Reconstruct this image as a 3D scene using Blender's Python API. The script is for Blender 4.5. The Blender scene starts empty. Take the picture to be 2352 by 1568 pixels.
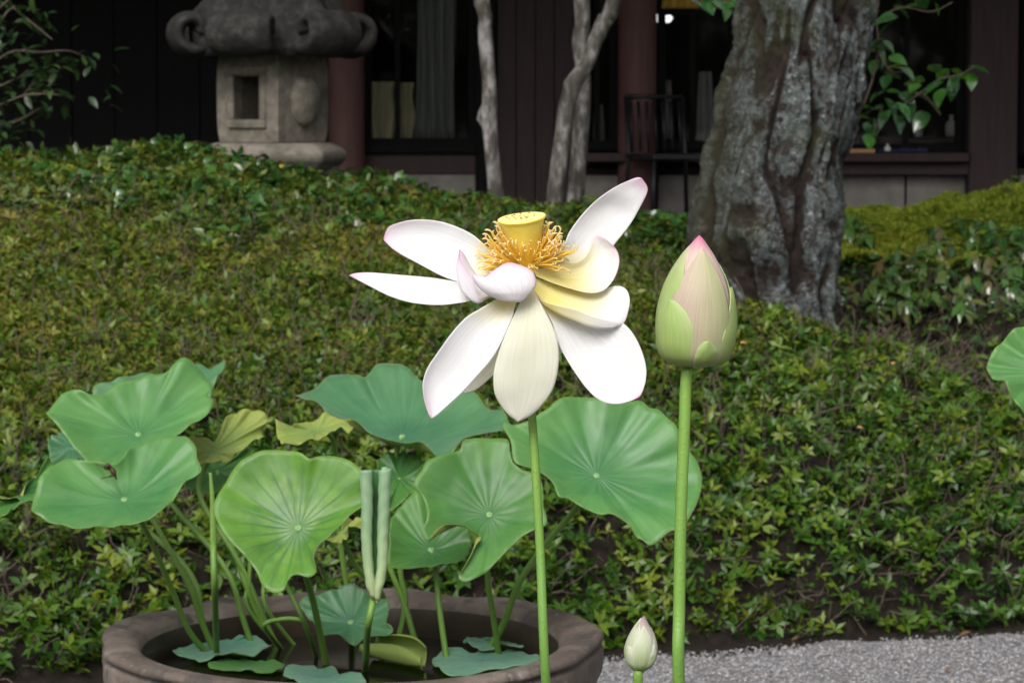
import bpy, math, random
import numpy as np
from mathutils import Vector, Matrix, Euler, noise as mnoise
random.seed(7)
rng = np.random.default_rng(7)
R = math.radians
SC = bpy.context.scene
COL = SC.collection

# ------------------------------------------------------------------ camera
F = 6670.0                 # focal length in units of a 2352 px wide picture
CX, CY = 1176.0, 784.0
PITCH = R(4.5)
CAM = Vector((0, 0, 1.25))
FWD = Vector((0, math.cos(PITCH), -math.sin(PITCH)))
UPV = Vector((0, math.sin(PITCH), math.cos(PITCH)))
RGT = Vector((1, 0, 0))
cd = bpy.data.cameras.new('camera')
cd.sensor_width = 36.0
cd.lens = 36.0 * F / 2352.0
cd.clip_start = 0.05
cd.clip_end = 600
cd.dof.use_dof = True
cd.dof.focus_distance = 2.43
cd.dof.aperture_fstop = 30.0
cam = bpy.data.objects.new('camera', cd)
COL.objects.link(cam)
cam.location = CAM
cam.rotation_euler = (R(90) - PITCH, 0, 0)
SC.camera = cam

# ------------------------------------------------------------------ light
SUN_EL, SUN_AZ = R(46), R(196)       # azimuth clockwise from +Y: behind the camera
world = bpy.data.worlds.new('World')
SC.world = world
world.use_nodes = True
wn = world.node_tree
for n in list(wn.nodes):
    wn.nodes.remove(n)
wo = wn.nodes.new('ShaderNodeOutputWorld')
bg = wn.nodes.new('ShaderNodeBackground')
sky = wn.nodes.new('ShaderNodeTexSky')
sky.sky_type = 'NISHITA'
sky.sun_disc = False
sky.sun_elevation = SUN_EL
sky.sun_rotation = SUN_AZ
sky.air_density = 1.0
sky.dust_density = 6.0
sky.ozone_density = 1.0
hs = wn.nodes.new('ShaderNodeHueSaturation')
hs.inputs['Saturation'].default_value = 0.30     # overcast: a nearly grey sky
wn.links.new(sky.outputs['Color'], hs.inputs['Color'])
wn.links.new(hs.outputs['Color'], bg.inputs['Color'])
bg.inputs['Strength'].default_value = 0.10
wn.links.new(bg.outputs['Background'], wo.inputs['Surface'])
sd = bpy.data.lights.new('sun', 'SUN')
sd.energy = 1.5
sd.angle = R(40)
sd.color = (1.0, 0.985, 0.965)
sun = bpy.data.objects.new('sun', sd)
COL.objects.link(sun)
sdir = Vector((math.sin(SUN_AZ) * math.cos(SUN_EL), math.cos(SUN_AZ) * math.cos(SUN_EL), math.sin(SUN_EL)))
sun.rotation_euler = sdir.to_track_quat('Z', 'Y').to_euler()
sun.location = sdir * 30
SC.view_settings.view_transform = 'Standard'
SC.view_settings.look = 'None'
SC.view_settings.exposure = 0.68
SC.view_settings.gamma = 1.0
SC.render.engine = 'CYCLES'
SC.cycles.use_denoising = True
SC.cycles.max_bounces = 8
SC.cycles.transparent_max_bounces = 12

# ------------------------------------------------------------------ pixel -> place
def at(px, py, d):
    return CAM + FWD * d + RGT * ((px - CX) / F * d) - UPV * ((py - CY) / F * d)
def ray(px, py):
    return (FWD + RGT * ((px - CX) / F) - UPV * ((py - CY) / F))
def on_plane(px, py, p0, n):
    r = ray(px, py)
    return CAM + r * ((p0 - CAM).dot(n) / r.dot(n))
def at_y(px, py, Y):
    r = ray(px, py)
    return CAM + r * (Y / r.y)
def at_z(px, py, Z):
    r = ray(px, py)
    return CAM + r * ((Z - CAM.z) / r.z)
def z3(p): return (746.4 + p[0] * .36622, p[1] * .36622)
def z4(p): return (1493 + p[0] * .49427, p[1] * .49427)
def z5(p): return (p[0] * .50578, 775.2 + p[1] * .50578)
def z6(p): return (631.6 + p[0] * .46918, 832.6 + p[1] * .46918)

# ------------------------------------------------------------------ curves
def cr(pts, n, closed=False):
    """Catmull-Rom through pts, n samples evenly by chord length."""
    P = np.array([tuple(p) for p in pts], float)
    m = len(P)
    if m == 2 and not closed:
        return P[0] + (P[1] - P[0]) * np.linspace(0, 1, n)[:, None]
    idx = (lambda i: i % m) if closed else (lambda i: min(max(i, 0), m - 1))
    segs = m if closed else m - 1
    out = []
    for i in range(segs):
        p0, p1, p2, p3 = P[idx(i - 1)], P[idx(i)], P[idx(i + 1)], P[idx(i + 2)]
        if not closed and i == 0: p0 = 2 * p1 - p2
        if not closed and i == segs - 1: p3 = 2 * p2 - p1
        t = np.linspace(0, 1, 12, endpoint=False)[:, None]
        out.append(.5 * ((2 * p1) + (-p0 + p2) * t + (2 * p0 - 5 * p1 + 4 * p2 - p3) * t ** 2 + (-p0 + 3 * p1 - 3 * p2 + p3) * t ** 3))
    out = np.vstack(out + [P[:1] if closed else P[-1:]])
    L = np.r_[0, np.cumsum(np.linalg.norm(np.diff(out, axis=0), axis=1))]
    s = np.linspace(0, L[-1], n, endpoint=not closed)
    return np.stack([np.interp(s, L, out[:, k]) for k in range(out.shape[1])], 1)

def cru(pts, n):
    """Catmull-Rom through pts, n samples evenly by control point."""
    P = np.array([tuple(p) for p in pts], float); m = len(P)
    E = np.vstack([2 * P[0] - P[1], P, 2 * P[-1] - P[-2]])
    u = np.linspace(0, m - 1, n); i = np.minimum(u.astype(int), m - 2); t = (u - i)[:, None]
    p0, p1, p2, p3 = E[i], E[i + 1], E[i + 2], E[i + 3]
    return .5 * ((2 * p1) + (-p0 + p2) * t + (2 * p0 - 5 * p1 + 4 * p2 - p3) * t ** 2 + (-p0 + 3 * p1 - 3 * p2 + p3) * t ** 3)

def vnoise(v, s, seed=0.0):
    return mnoise.noise(Vector((v[0] * s + seed, v[1] * s + seed * 1.7, v[2] * s - seed)))

# ------------------------------------------------------------------ objects
def tag(o, label=None, cat=None, group=None, kind=None):
    if label: o['label'] = label
    if cat: o['category'] = cat
    if group: o['group'] = group
    if kind: o['kind'] = kind
    return o
def thing(name, loc, label, cat, group=None, rz=0.0):
    o = bpy.data.objects.new(name, None)
    COL.objects.link(o)
    o.location = loc
    o.rotation_euler.z = rz
    o.empty_display_size = 0.05
    return tag(o, label, cat, group)
def mesh(name, verts, faces, mats, smooth=True, uv=None, col=None, midx=None):
    me = bpy.data.meshes.new(name)
    me.from_pydata([tuple(v) for v in verts], [], [tuple(f) for f in faces])
    if not isinstance(mats, (list, tuple)): mats = [mats]
    for m in mats: me.materials.append(m)
    if smooth: me.polygons.foreach_set('use_smooth', [True] * len(me.polygons))
    if midx is not None: me.polygons.foreach_set('material_index', list(midx))
    if uv is not None:
        lay = me.uv_layers.new(name='UVMap')
        vi = np.empty(len(me.loops), int); me.loops.foreach_get('vertex_index', vi)
        lay.data.foreach_set('uv', np.asarray(uv, float)[vi].ravel())
    if col is not None:
        ca = me.color_attributes.new('tint', 'FLOAT_COLOR', 'POINT')
        c = np.asarray(col, float)
        if c.shape[1] == 3: c = np.c_[c, np.ones(len(c))]
        ca.data.foreach_set('color', c.ravel())
    me.update()
    return me
def obj(name, me, parent=None, loc=None):
    o = bpy.data.objects.new(name, me)
    COL.objects.link(o)
    if parent is not None: o.parent = parent
    if loc is not None: o.location = loc
    return o
def wpart(name, verts, faces, mats, parent, **kw):
    """A part whose verts are given in world coordinates (unrotated chain of parents)."""
    off = Vector((0, 0, 0)); p = parent
    while p is not None:
        off += p.location; p = p.parent
    V = np.array([tuple(v) for v in verts], float) - np.array(off)
    return obj(name, mesh(name, V, faces, mats, **kw), parent)
def solid(o, th, off=-1.0, mo=0):
    m = o.modifiers.new('solid', 'SOLIDIFY')
    m.thickness = th; m.offset = off; m.material_offset = mo
    m.use_rim = True
    return o
def bevel(o, w, seg=2):
    m = o.modifiers.new('bevel', 'BEVEL'); m.width = w; m.segments = seg; m.limit_method = 'ANGLE'
    return o
def grid_faces(n, m, wrap=False):
    f = []
    for i in range(n - 1):
        for j in range(m if wrap else m - 1):
            a = i * m + j; b = i * m + (j + 1) % m
            f.append((a, b, b + m, a + m))
    return f
def tube(path, rad, seg=10, cap=True):
    P = np.asarray([tuple(p) for p in path], float); n = len(P)
    rad = np.broadcast_to(np.asarray(rad, float), (n,)) if np.ndim(rad) == 0 else np.asarray(rad, float)
    T = np.gradient(P, axis=0); T /= np.linalg.norm(T, axis=1)[:, None] + 1e-12
    ref = np.array([1.0, 0, 0]) if abs(T[0][0]) < .8 else np.array([0, 1.0, 0])
    V = []
    for i in range(n):
        ref = ref - T[i] * ref.dot(T[i]); ref /= np.linalg.norm(ref)
        b = np.cross(T[i], ref)
        for k in range(seg):
            a = 2 * math.pi * k / seg
            V.append(P[i] + rad[i] * (math.cos(a) * ref + math.sin(a) * b))
    f = grid_faces(n, seg, True)
    if cap:
        f.append(tuple(range(seg - 1, -1, -1))); f.append(tuple((n - 1) * seg + k for k in range(seg)))
    return np.array(V), f
def lathe(prof, seg=48, wob=None):
    V = []
    for (r, z) in prof:
        for k in range(seg):
            a = 2 * math.pi * k / seg
            rr, zz = (r, z) if wob is None else wob(r, z, a)
            V.append((rr * math.cos(a), rr * math.sin(a), zz))
    return np.array(V), grid_faces(len(prof), seg, True)
def boxv(x0, x1, y0, y1, z0, z1):
    V = [(x0, y0, z0), (x1, y0, z0), (x1, y1, z0), (x0, y1, z0), (x0, y0, z1), (x1, y0, z1), (x1, y1, z1), (x0, y1, z1)]
    Fc = [(0, 3, 2, 1), (4, 5, 6, 7), (0, 1, 5, 4), (1, 2, 6, 5), (2, 3, 7, 6), (3, 0, 4, 7)]
    return V, Fc
def join(parts):
    V, Fc, n = [], [], 0
    for v, f in parts:
        V += [tuple(p) for p in v]; Fc += [tuple(i + n for i in q) for q in f]; n += len(v)
    return V, Fc

# ------------------------------------------------------------------ materials
class NT:
    def __init__(s, name):
        s.m = bpy.data.materials.new(name); s.m.use_nodes = True
        s.t = s.m.node_tree; s.b = s.t.nodes['Principled BSDF']; s.o = s.t.nodes['Material Output']
    def n(s, typ, ins=None, **at_):
        nd = s.t.nodes.new(typ)
        for k, v in at_.items(): setattr(nd, k, v)
        for k, v in (ins or {}).items(): s.set(nd.inputs[k], v)
        return nd
    def set(s, sock, v):
        if isinstance(v, bpy.types.NodeSocket): s.t.links.new(v, sock)
        elif isinstance(v, (tuple, list)) and len(v) == 3 and sock.type == 'RGBA': sock.default_value = (*v, 1)
        else: sock.default_value = v
    def p(s, **k):
        for a, v in k.items(): s.set(s.b.inputs[a.replace('_', ' ')], v)
        return s
    def coord(s, which='Object'): return s.n('ShaderNodeTexCoord').outputs[which]
    def pos(s): return s.n('ShaderNodeNewGeometry').outputs['Position']
    def mapv(s, v, sc=(1, 1, 1)): return s.n('ShaderNodeMapping', {'Vector': v, 'Scale': sc}).outputs[0]
    def noise(s, v, scale, detail=4, rough=.55, dist=0.0):
        return s.n('ShaderNodeTexNoise', {'Vector': v, 'Scale': scale, 'Detail': detail, 'Roughness': rough, 'Distortion': dist}).outputs[0]
    def ramp(s, f, stops, interp='LINEAR'):
        nd = s.n('ShaderNodeValToRGB', {'Fac': f}); cr_ = nd.color_ramp; cr_.interpolation = interp
        while len(cr_.elements) < len(stops): cr_.elements.new(.5)
        for e, (p, c) in zip(cr_.elements, stops):
            e.position = p; e.color = (*c, 1) if isinstance(c, (tuple, list)) else (c, c, c, 1)
        return nd.outputs[0]
    def mix(s, f, a, b, bt='MIX'):
        nd = s.n('ShaderNodeMix', data_type='RGBA', blend_type=bt)
        s.set(nd.inputs[0], f); s.set(nd.inputs[6], a); s.set(nd.inputs[7], b)
        return nd.outputs[2]
    def math(s, op, a, b=0.0, c=0.0, clamp=False):
        nd = s.n('ShaderNodeMath', operation=op, use_clamp=clamp)
        s.set(nd.inputs[0], a); s.set(nd.inputs[1], b); s.set(nd.inputs[2], c)
        return nd.outputs[0]
    def bump(s, h, strength=.3, dist=.01):
        nd = s.n('ShaderNodeBump', {'Height': h, 'Strength': strength, 'Distance': dist})
        s.set(s.b.inputs['Normal'], nd.outputs[0]); return nd.outputs[0]
    def translucent(s, color, fac):
        tr = s.n('ShaderNodeBsdfTranslucent'); s.set(tr.inputs['Color'], color)
        mx = s.n('ShaderNodeMixShader'); s.set(mx.inputs[0], fac)
        s.t.links.new(s.b.outputs[0], mx.inputs[1]); s.t.links.new(tr.outputs[0], mx.inputs[2])
        s.t.links.new(mx.outputs[0], s.o.inputs['Surface'])
        return s

def m_petal(name, tr=.40, rough=.5, lo_=.86):
    s = NT(name)
    c = s.n('ShaderNodeAttribute', attribute_name='tint').outputs['Color']
    uv = s.coord('UV')
    st = s.noise(s.mapv(uv, (46, 1.6, 1)), 1.0, 3, .6)
    fine = s.noise(s.mapv(uv, (150, 5, 1)), 1.0, 2, .5)
    c2 = s.mix(1.0, c, s.ramp(st, [(.3, lo_), (.7, 1.0)]), 'MULTIPLY')
    s.p(Base_Color=c2, Roughness=rough, Specular_IOR_Level=.3)
    s.bump(s.math('ADD', st, s.math('MULTIPLY', fine, .4)), .16, .0015)
    s.translucent(c2, tr)
    return s.m
def m_lotus(name, c1, c2, vein, mottle=0.0, bloom=.12, tr=.2, rough=.46, edge=(.22, .28, .05), vs0=.30, light=.45):
    s = NT(name)
    uv = s.coord('UV')
    sx = s.n('ShaderNodeSeparateXYZ', {'Vector': uv})
    u, v = sx.outputs[0], sx.outputs[1]
    ob = s.coord('Object')
    wob = s.math('MULTIPLY', s.math('SUBTRACT', s.noise(ob, 26, 2), .5), .022)
    uu = s.math('FRACT', s.math('MULTIPLY', s.math('ADD', u, wob), 21.0))
    dist = s.math('ABSOLUTE', s.math('SUBTRACT', uu, .5))             # 0 on a vein
    vm = s.ramp(dist, [(0.0, 1.0), (.05, .55), (.16, 0.0)])
    vm = s.math('MULTIPLY', vm, s.ramp(v, [(0.0, .15), (.22, vs0), (.7, vs0 * .7), (.97, .1)]))
    nz = s.noise(ob, 9, 5, .6)
    base = s.mix(s.ramp(nz, [(.32, 0.0), (.68, 1.0)]), c1, c2)
    if mottle:
        mo = s.math('MULTIPLY', s.ramp(dist, [(.06, 0.0), (.24, 1.0)]), s.ramp(s.noise(ob, 40, 3), [(.4, 0.0), (.6, 1.0)]))
        mo = s.math('MULTIPLY', mo, s.ramp(v, [(.08, 1.0), (.75, .35), (.95, .1)]))
        base = s.mix(s.math('MULTIPLY', mo, mottle), base, (c2[0] * 1.8, c2[1] * 1.35, c2[2] * .7))
    base = s.mix(s.math('MULTIPLY', vm, .34), base, vein)
    base = s.mix(s.ramp(s.math('ADD', v, s.math('MULTIPLY', s.math('SUBTRACT', nz, .5), .5)), [(.03, .6), (.55, 0.0)]), base, (c1[0] * .66, c1[1] * .80, c1[2] * 1.0))
    base = s.mix(s.ramp(s.math('ADD', v, s.math('MULTIPLY', s.math('SUBTRACT', nz, .5), .7)), [(.6, 0.0), (1.0, light)]), base, (c2[0] * 1.35, c2[1] * 1.12, c2[2] * .95))
    streak = s.noise(s.mapv(uv, (85, 2.2, 1)), 1.0, 4, .65)
    base = s.mix(1.0, base, s.ramp(streak, [(.32, .84), (.68, 1.12)]), 'MULTIPLY')
    base = s.mix(s.ramp(v, [(.985, 0.0), (.998, .40)]), base, edge)
    fine = s.noise(ob, 900, 2)
    base = s.mix(1.0, base, s.ramp(fine, [(.3, .9), (.7, 1.06)]), 'MULTIPLY')
    # scattered specks and small blemishes
    sp = s.ramp(s.noise(ob, 120, 2), [(.72, 0.0), (.78, .5)])
    base = s.mix(sp, base, (.20, .19, .07))
    s.p(Base_Color=base, Roughness=s.ramp(nz, [(.3, rough - .08), (.7, rough + .12)]), Specular_IOR_Level=.5,
        Sheen_Weight=bloom, Sheen_Roughness=.45)
    s.p(Sheen_Tint=(.75, .95, .88))
    h = s.math('ADD', s.math('MULTIPLY', vm, -1.0), s.math('MULTIPLY', s.noise(ob, 70, 4), .55))
    s.bump(h, .16, .003)
    s.translucent(s.mix(.5, base, (.30, .50, .05)), tr)
    return s.m
def m_simple(name, stops, scale, rough=.7, bump=.3, bdist=.004, spec=.4, detail=6, vs=(1, 1, 1), bscale=None, coord='Object'):
    s = NT(name)
    ob = s.mapv(s.coord(coord), vs)
    nz = s.noise(ob, scale, detail, .6)
    s.p(Base_Color=s.ramp(nz, stops), Roughness=rough, Specular_IOR_Level=spec)
    if bump: s.bump(s.noise(ob, bscale or scale * 2.2, detail, .65), bump, bdist)
    return s.m
def m_leafset(name, stops, rough=.4, spec=.5, zone=0.0, tr=.22, coat=0.0):
    """Leaf colour picked per instance, shifted by a broad patchiness in the place itself."""
    s = NT(name)
    oi = s.n('ShaderNodeObjectInfo')
    rnd = oi.outputs['Random']
    big = s.noise(oi.outputs['Location'], 1.1, 3)
    f = s.math('ADD', s.math('MULTIPLY', rnd, .62), s.math('MULTIPLY', s.math('SUBTRACT', big, .3), .85), clamp=True)
    if zone:
        lo_ = s.n('ShaderNodeSeparateXYZ', {'Vector': oi.outputs['Location']})
        far = s.n('ShaderNodeMapRange', {'Value': lo_.outputs[1], 'From Min': 7.0, 'From Max': 8.2}).outputs[0]
        f = s.math('ADD', f, s.math('MULTIPLY', s.math('MULTIPLY', lo_.outputs[0], -zone), far))
        f = s.math('ADD', s.math('SUBTRACT', f, .10), s.math('MULTIPLY', far, .10), clamp=True)
    c = s.ramp(f, stops)
    fine = s.noise(s.pos(), 160, 2)
    c = s.mix(1.0, c, s.ramp(fine, [(.3, .72), (.7, 1.2)]), 'MULTIPLY')
    s.p(Base_Color=c, Roughness=rough, Specular_IOR_Level=spec, Coat_Weight=coat, Coat_Roughness=.15)
    s.translucent(c, tr)
    return s.m

MT = {}
MT['petal'] = m_petal('petal_skin')
MT['bud'] = m_petal('bud_skin', .14, .5, .78)
MT['leaf_jade'] = m_lotus('leaf_jade', (.046, .170, .045), (.085, .240, .062), (.12, .29, .09), light=.5)
MT['leaf_lime'] = m_lotus('leaf_lime', (.055, .165, .026), (.11, .265, .026), (.028, .11, .026), mottle=.75, bloom=.1, vs0=1.3, light=.12)
MT['leaf_green'] = m_lotus('leaf_green', (.036, .135, .028), (.068, .205, .034), (.09, .24, .05), bloom=.1)
MT['leaf_blue'] = m_lotus('leaf_blue', (.036, .138, .058), (.064, .19, .078), (.10, .24, .11), bloom=.2)
MT['leaf_under'] = m_lotus('leaf_under', (.27, .37, .08), (.35, .44, .11), (.42, .50, .17), bloom=.1, rough=.6, tr=.45)
MT['leaf_float'] = m_lotus('leaf_float', (.085, .235, .155), (.12, .29, .18), (.15, .33, .21), bloom=.25, rough=.42)
s = NT('stalk_green')
oz = s.coord('Object')
s.p(Base_Color=s.mix(s.noise(oz, 14, 3), (.085, .19, .03), (.17, .30, .05)), Roughness=.5)
s.bump(s.noise(oz, 420, 2), .4, .0012); s.translucent((.2, .35, .05), .08); MT['stalk'] = s.m
s = NT('flower_stalk')
oz = s.coord('Object'); sp = s.n('ShaderNodeSeparateXYZ', {'Vector': oz})
s.p(Base_Color=s.mix(s.ramp(s.noise(s.mapv(oz, (30, 30, 3)), 1, 3), [(.3, 0.0), (.7, 1.0)]), (.12, .27, .05), (.22, .38, .06)), Roughness=.48)
pr = s.n('ShaderNodeTexVoronoi', {'Vector': oz, 'Scale': 240.0})
s.bump(s.ramp(pr.outputs['Distance'], [(0.0, 1.0), (.35, 0.0)]), .35, .001)
s.translucent((.25, .42, .06), .1); MT['fstalk'] = s.m
MT['recept'] = m_simple('receptacle_skin', [(.3, (.80, .60, .07)), (.7, (.90, .70, .11))], 60, .55, .15, .001)
MT['recept_top'] = m_simple('receptacle_top', [(.3, (.84, .70, .22)), (.7, (.90, .78, .30))], 80, .6, .2, .0008)
MT['pistil'] = m_simple('pistil_brown', [(.3, (.20, .06, .02)), (.7, (.42, .18, .05))], 300, .6, 0)
s = NT('stamen_skin')
s.p(Base_Color=s.n('ShaderNodeAttribute', attribute_name='tint').outputs['Color'], Roughness=.55)
s.translucent((.95, .72, .12), .5); MT['stamen'] = s.m
# ------------------------------------------------------------------ more materials
MT['sprig'] = m_leafset('azalea_leaf', [(0.0, (.012, .042, .004)), (.28, (.034, .098, .006)), (.5, (.072, .138, .008)), (.70, (.130, .175, .012)),
                                        (.90, (.165, .165, .016)), (1.0, (.12, .075, .02))], .42, .4, zone=.07)
MT['ground_leaf'] = m_leafset('broad_leaf', [(0.0, (.012, .042, .012)), (.35, (.030, .095, .018)), (.55, (.060, .145, .024)), (.72, (.095, .135, .025)), (.84, (.10, .075, .03)), (.93, (.16, .21, .04)), (1.0, (.32, .28, .06))], .22, .7, coat=.8)
MT['moss'] = m_leafset('moss_tuft', [(0.0, (.07, .11, .012)), (.35, (.16, .22, .018)), (.65, (.26, .31, .030)), (1.0, (.33, .30, .04))], .8, .2)
MT['shrub_leaf'] = m_leafset('camellia_leaf', [(0.0, (.012, .05, .014)), (.5, (.03, .11, .02)), (.8, (.06, .19, .02)), (1.0, (.12, .28, .03))], .2, .7, coat=1.0)
MT['dark_leaf'] = m_leafset('dark_leaf', [(0.0, (.010, .028, .010)), (.5, (.022, .055, .014)), (.85, (.05, .09, .018)), (1.0, (.12, .13, .03))], .35, .5)
MT['crown_leaf'] = m_leafset('crown_leaf', [(0.0, (.02, .06, .012)), (.5, (.04, .10, .02)), (1.0, (.08, .14, .025))], .45, .4)
def flat_leaf(name, a, b):
    return m_simple(name, [(.3, a), (.7, b)], 55, .6, .3, .002)
MT['dead_orange'] = flat_leaf('dead_orange', (.42, .17, .07), (.58, .30, .14))
MT['dead_pink'] = flat_leaf('dead_pink', (.45, .27, .20), (.60, .42, .32))
MT['dead_yellow'] = flat_leaf('dead_yellow', (.48, .36, .05), (.62, .50, .12))
MT['dead_red'] = flat_leaf('dead_red', (.16, .015, .03), (.26, .03, .05))
MT['dead_brown'] = flat_leaf('dead_brown', (.09, .05, .025), (.17, .09, .04))
MT['twig'] = m_simple('twig_bark', [(.3, (.05, .036, .026)), (.7, (.12, .09, .07))], 60, .8, .5, .002)

s = NT('garden_soil')
p = s.pos()
soil = s.ramp(s.noise(p, 35, 8, .7), [(.3, (.008, .007, .005)), (.55, (.021, .016, .012)), (.75, (.042, .032, .024))])
s.p(Base_Color=soil, Roughness=.95, Specular_IOR_Level=.15)
s.bump(s.noise(p, 60, 8, .7), .9, .02); MT['soil'] = s.m
s = NT('gravel_ground')
p = s.pos()
vo = s.n('ShaderNodeTexVoronoi', {'Vector': p, 'Scale': 95.0})
g = s.ramp(s.noise(p, 130, 6, .75), [(.3, (.11, .108, .11)), (.52, (.24, .237, .245)), (.72, (.37, .366, .37))])
g = s.mix(s.ramp(s.noise(p, 2.6, 6, .65), [(.38, .35), (.62, 0.0)]), g, (.17, .15, .135))
g = s.mix(1.0, g, s.ramp(vo.outputs['Distance'], [(.2, 1.05), (.75, .72)]), 'MULTIPLY')
s.p(Base_Color=g, Roughness=.9, Specular_IOR_Level=.25)
s.bump(s.math('ADD', s.math('MULTIPLY', vo.outputs['Distance'], -1.0), s.noise(p, 60, 6, .7)), .8, .008); MT['gravel'] = s.m
s = NT('pebble')
oi = s.n('ShaderNodeObjectInfo')
s.p(Base_Color=s.ramp(oi.outputs['Random'], [(0.0, (.08, .078, .078)), (.35, (.22, .218, .225)), (.75, (.33, .326, .335)), (.95, (.46, .455, .455)), (1.0, (.26, .18, .11))]), Roughness=.85)
MT['pebble'] = s.m

# ------------------------------------------------------------------ the lie of the land
COLS = [
 (-4.5, [(5.4, .0), (5.7, .22), (6.1, .38), (7.0, .52), (8.0, .66), (9.0, .88), (10.0, 1.06), (10.6, 1.10), (12.2, .78)]),
 (-1.3, [(5.95, .0), (6.2, .22), (6.55, .36), (7.3, .5), (8.0, .63), (9.0, .84), (10.0, 1.04), (10.5, 1.09), (12.2, .78)]),
 (-0.6, [(6.3, .0), (6.5, .24), (6.85, .39), (7.4, .52), (8.2, .67), (9.0, .82), (10.0, .95), (10.5, .985), (12.2, .77)]),
 (-0.1, [(6.5, .0), (6.7, .26), (7.05, .42), (7.6, .55), (8.2, .66), (9.0, .78), (10.0, .88), (10.5, .90), (12.2, .76)]),
 (0.3, [(6.72, .0), (6.92, .27), (7.25, .44), (7.7, .57), (8.2, .67), (9.0, .74), (10.0, .83), (10.5, .86), (12.2, .75)]),
 (0.7, [(6.85, .0), (7.02, .25), (7.35, .43), (7.75, .57), (8.2, .66), (8.6, .62), (9.3, .64), (10.0, .79), (10.5, .84), (12.2, .75)]),
 (1.05, [(6.95, .0), (7.12, .22), (7.45, .38), (7.8, .52), (8.1, .57), (8.5, .50), (9.2, .56), (10.0, .76), (10.6, .85), (12.2, .76)]),
 (1.35, [(7.02, .0), (7.2, .19), (7.5, .31), (7.8, .39), (8.1, .40), (8.5, .42), (9.2, .56), (10.0, .77), (10.6, .89), (12.2, .78)]),
 (1.8, [(7.1, .0), (7.3, .14), (7.6, .23), (7.9, .28), (8.4, .36), (9.2, .59), (10.0, .81), (10.6, .945), (12.2, .80)]),
 (4.5, [(7.3, .0), (7.6, .16), (8.0, .3), (8.6, .5), (9.2, .66), (10.0, .88), (10.6, 1.0), (12.2, .80)]),
]
CXS = np.array([c[0] for c in COLS])
def land(x, y):
    x = np.asarray(x, float); y = np.asarray(y, float)
    Z = np.stack([np.interp(y, [q[0] for q in c[1]], [q[1] for q in c[1]]) for c in COLS])
    i = np.clip(np.searchsorted(CXS, x) - 1, 0, len(CXS) - 2)
    t = np.clip((x - CXS[i]) / (CXS[i + 1] - CXS[i]), 0, 1); t = t * t * (3 - 2 * t)
    ii = np.arange(x.size).reshape(x.shape)
    Zf = Z.reshape(len(COLS), -1)
    z = (Zf[i.ravel(), ii.ravel()] * (1 - t.ravel()) + Zf[i.ravel() + 1, ii.ravel()] * t.ravel()).reshape(x.shape)
    lump = .022 * (np.sin(3.1 * x + 1.3 * y) * np.sin(2.7 * y - x) + .7 * np.sin(6.3 * x - 2.2 * y + 1) * np.sin(5.1 * y + 2 * x)
                   + .5 * np.sin(11.7 * x + 3.4 * y) * np.sin(9.3 * y - 4.1 * x))
    return z + lump * np.clip(z * 4, 0, 1) * np.clip((11.6 - y), 0, 1)
def land1(x, y): return float(land(np.array([x]), np.array([y]))[0])
def land_n(x, y, e=.03):
    dx = (land(x + e, y) - land(x - e, y)) / (2 * e); dy = (land(x, y + e) - land(x, y - e)) / (2 * e)
    n = np.stack([-dx, -dy, np.ones_like(dx)], -1)
    return n / np.linalg.norm(n, axis=-1)[..., None]
def land_ray(px, py):
    """Where the sight line of a pixel meets the land."""
    r = ray(px, py)
    for Y in np.arange(5.6, 12.5, .01):
        q = CAM + r * (Y / r.y)
        if q.z <= land1(q.x, Y): return Vector((q.x, Y, land1(q.x, Y)))
    return Vector((q.x, 10.5, land1(q.x, 10.5)))

gs = 150.0
V = [(-gs, -gs, -.004), (gs, -gs, -.004), (gs, gs, -.004), (-gs, gs, -.004)]
tag(obj('gravel_ground', mesh('gravel_ground', V, [(0, 1, 2, 3)], MT['gravel'], smooth=False)), 'pale grey gravel yard in front of the azalea bank', 'ground', kind='structure')
xs = np.linspace(-6, 6, 181); ys = np.concatenate([np.linspace(5.2, 8.6, 120), np.linspace(8.63, 12.6, 90), np.array([13.5, 15, 18, 24])])
GX, GY = np.meshgrid(xs, ys)
GZ = land(GX.ravel(), GY.ravel()) - .03
flat = GZ < -.02
GZ[flat] = -.02
V = np.c_[GX.ravel(), GY.ravel(), GZ]
tag(obj('bank_terrain', mesh('bank_terrain', V, grid_faces(len(ys), len(xs)), MT['soil'])), 'dark soil of the planted garden bank', 'ground', kind='structure')
# strip of bare litter-covered earth along the foot of the bank
def base_y(x): return np.interp(x, CXS, [c[1][0][0] for c in COLS])
V = []; n = 121
for i in range(n):
    x = -3 + 6 * i / (n - 1); b = float(base_y(x))
    w = .085 + .03 * math.sin(5 * x) + .03 * math.sin(13 * x + 1) + .02 * math.sin(31 * x)
    V += [(x, b - w, -.002), (x, b - w * .4, .003), (x, b + .12, .010)]
tag(obj('soil_strip', mesh('soil_strip', V, [f for f in grid_faces(n, 3)], MT['soil'])), 'strip of bare dark soil along the foot of the hedge', 'ground', kind='structure')

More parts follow.
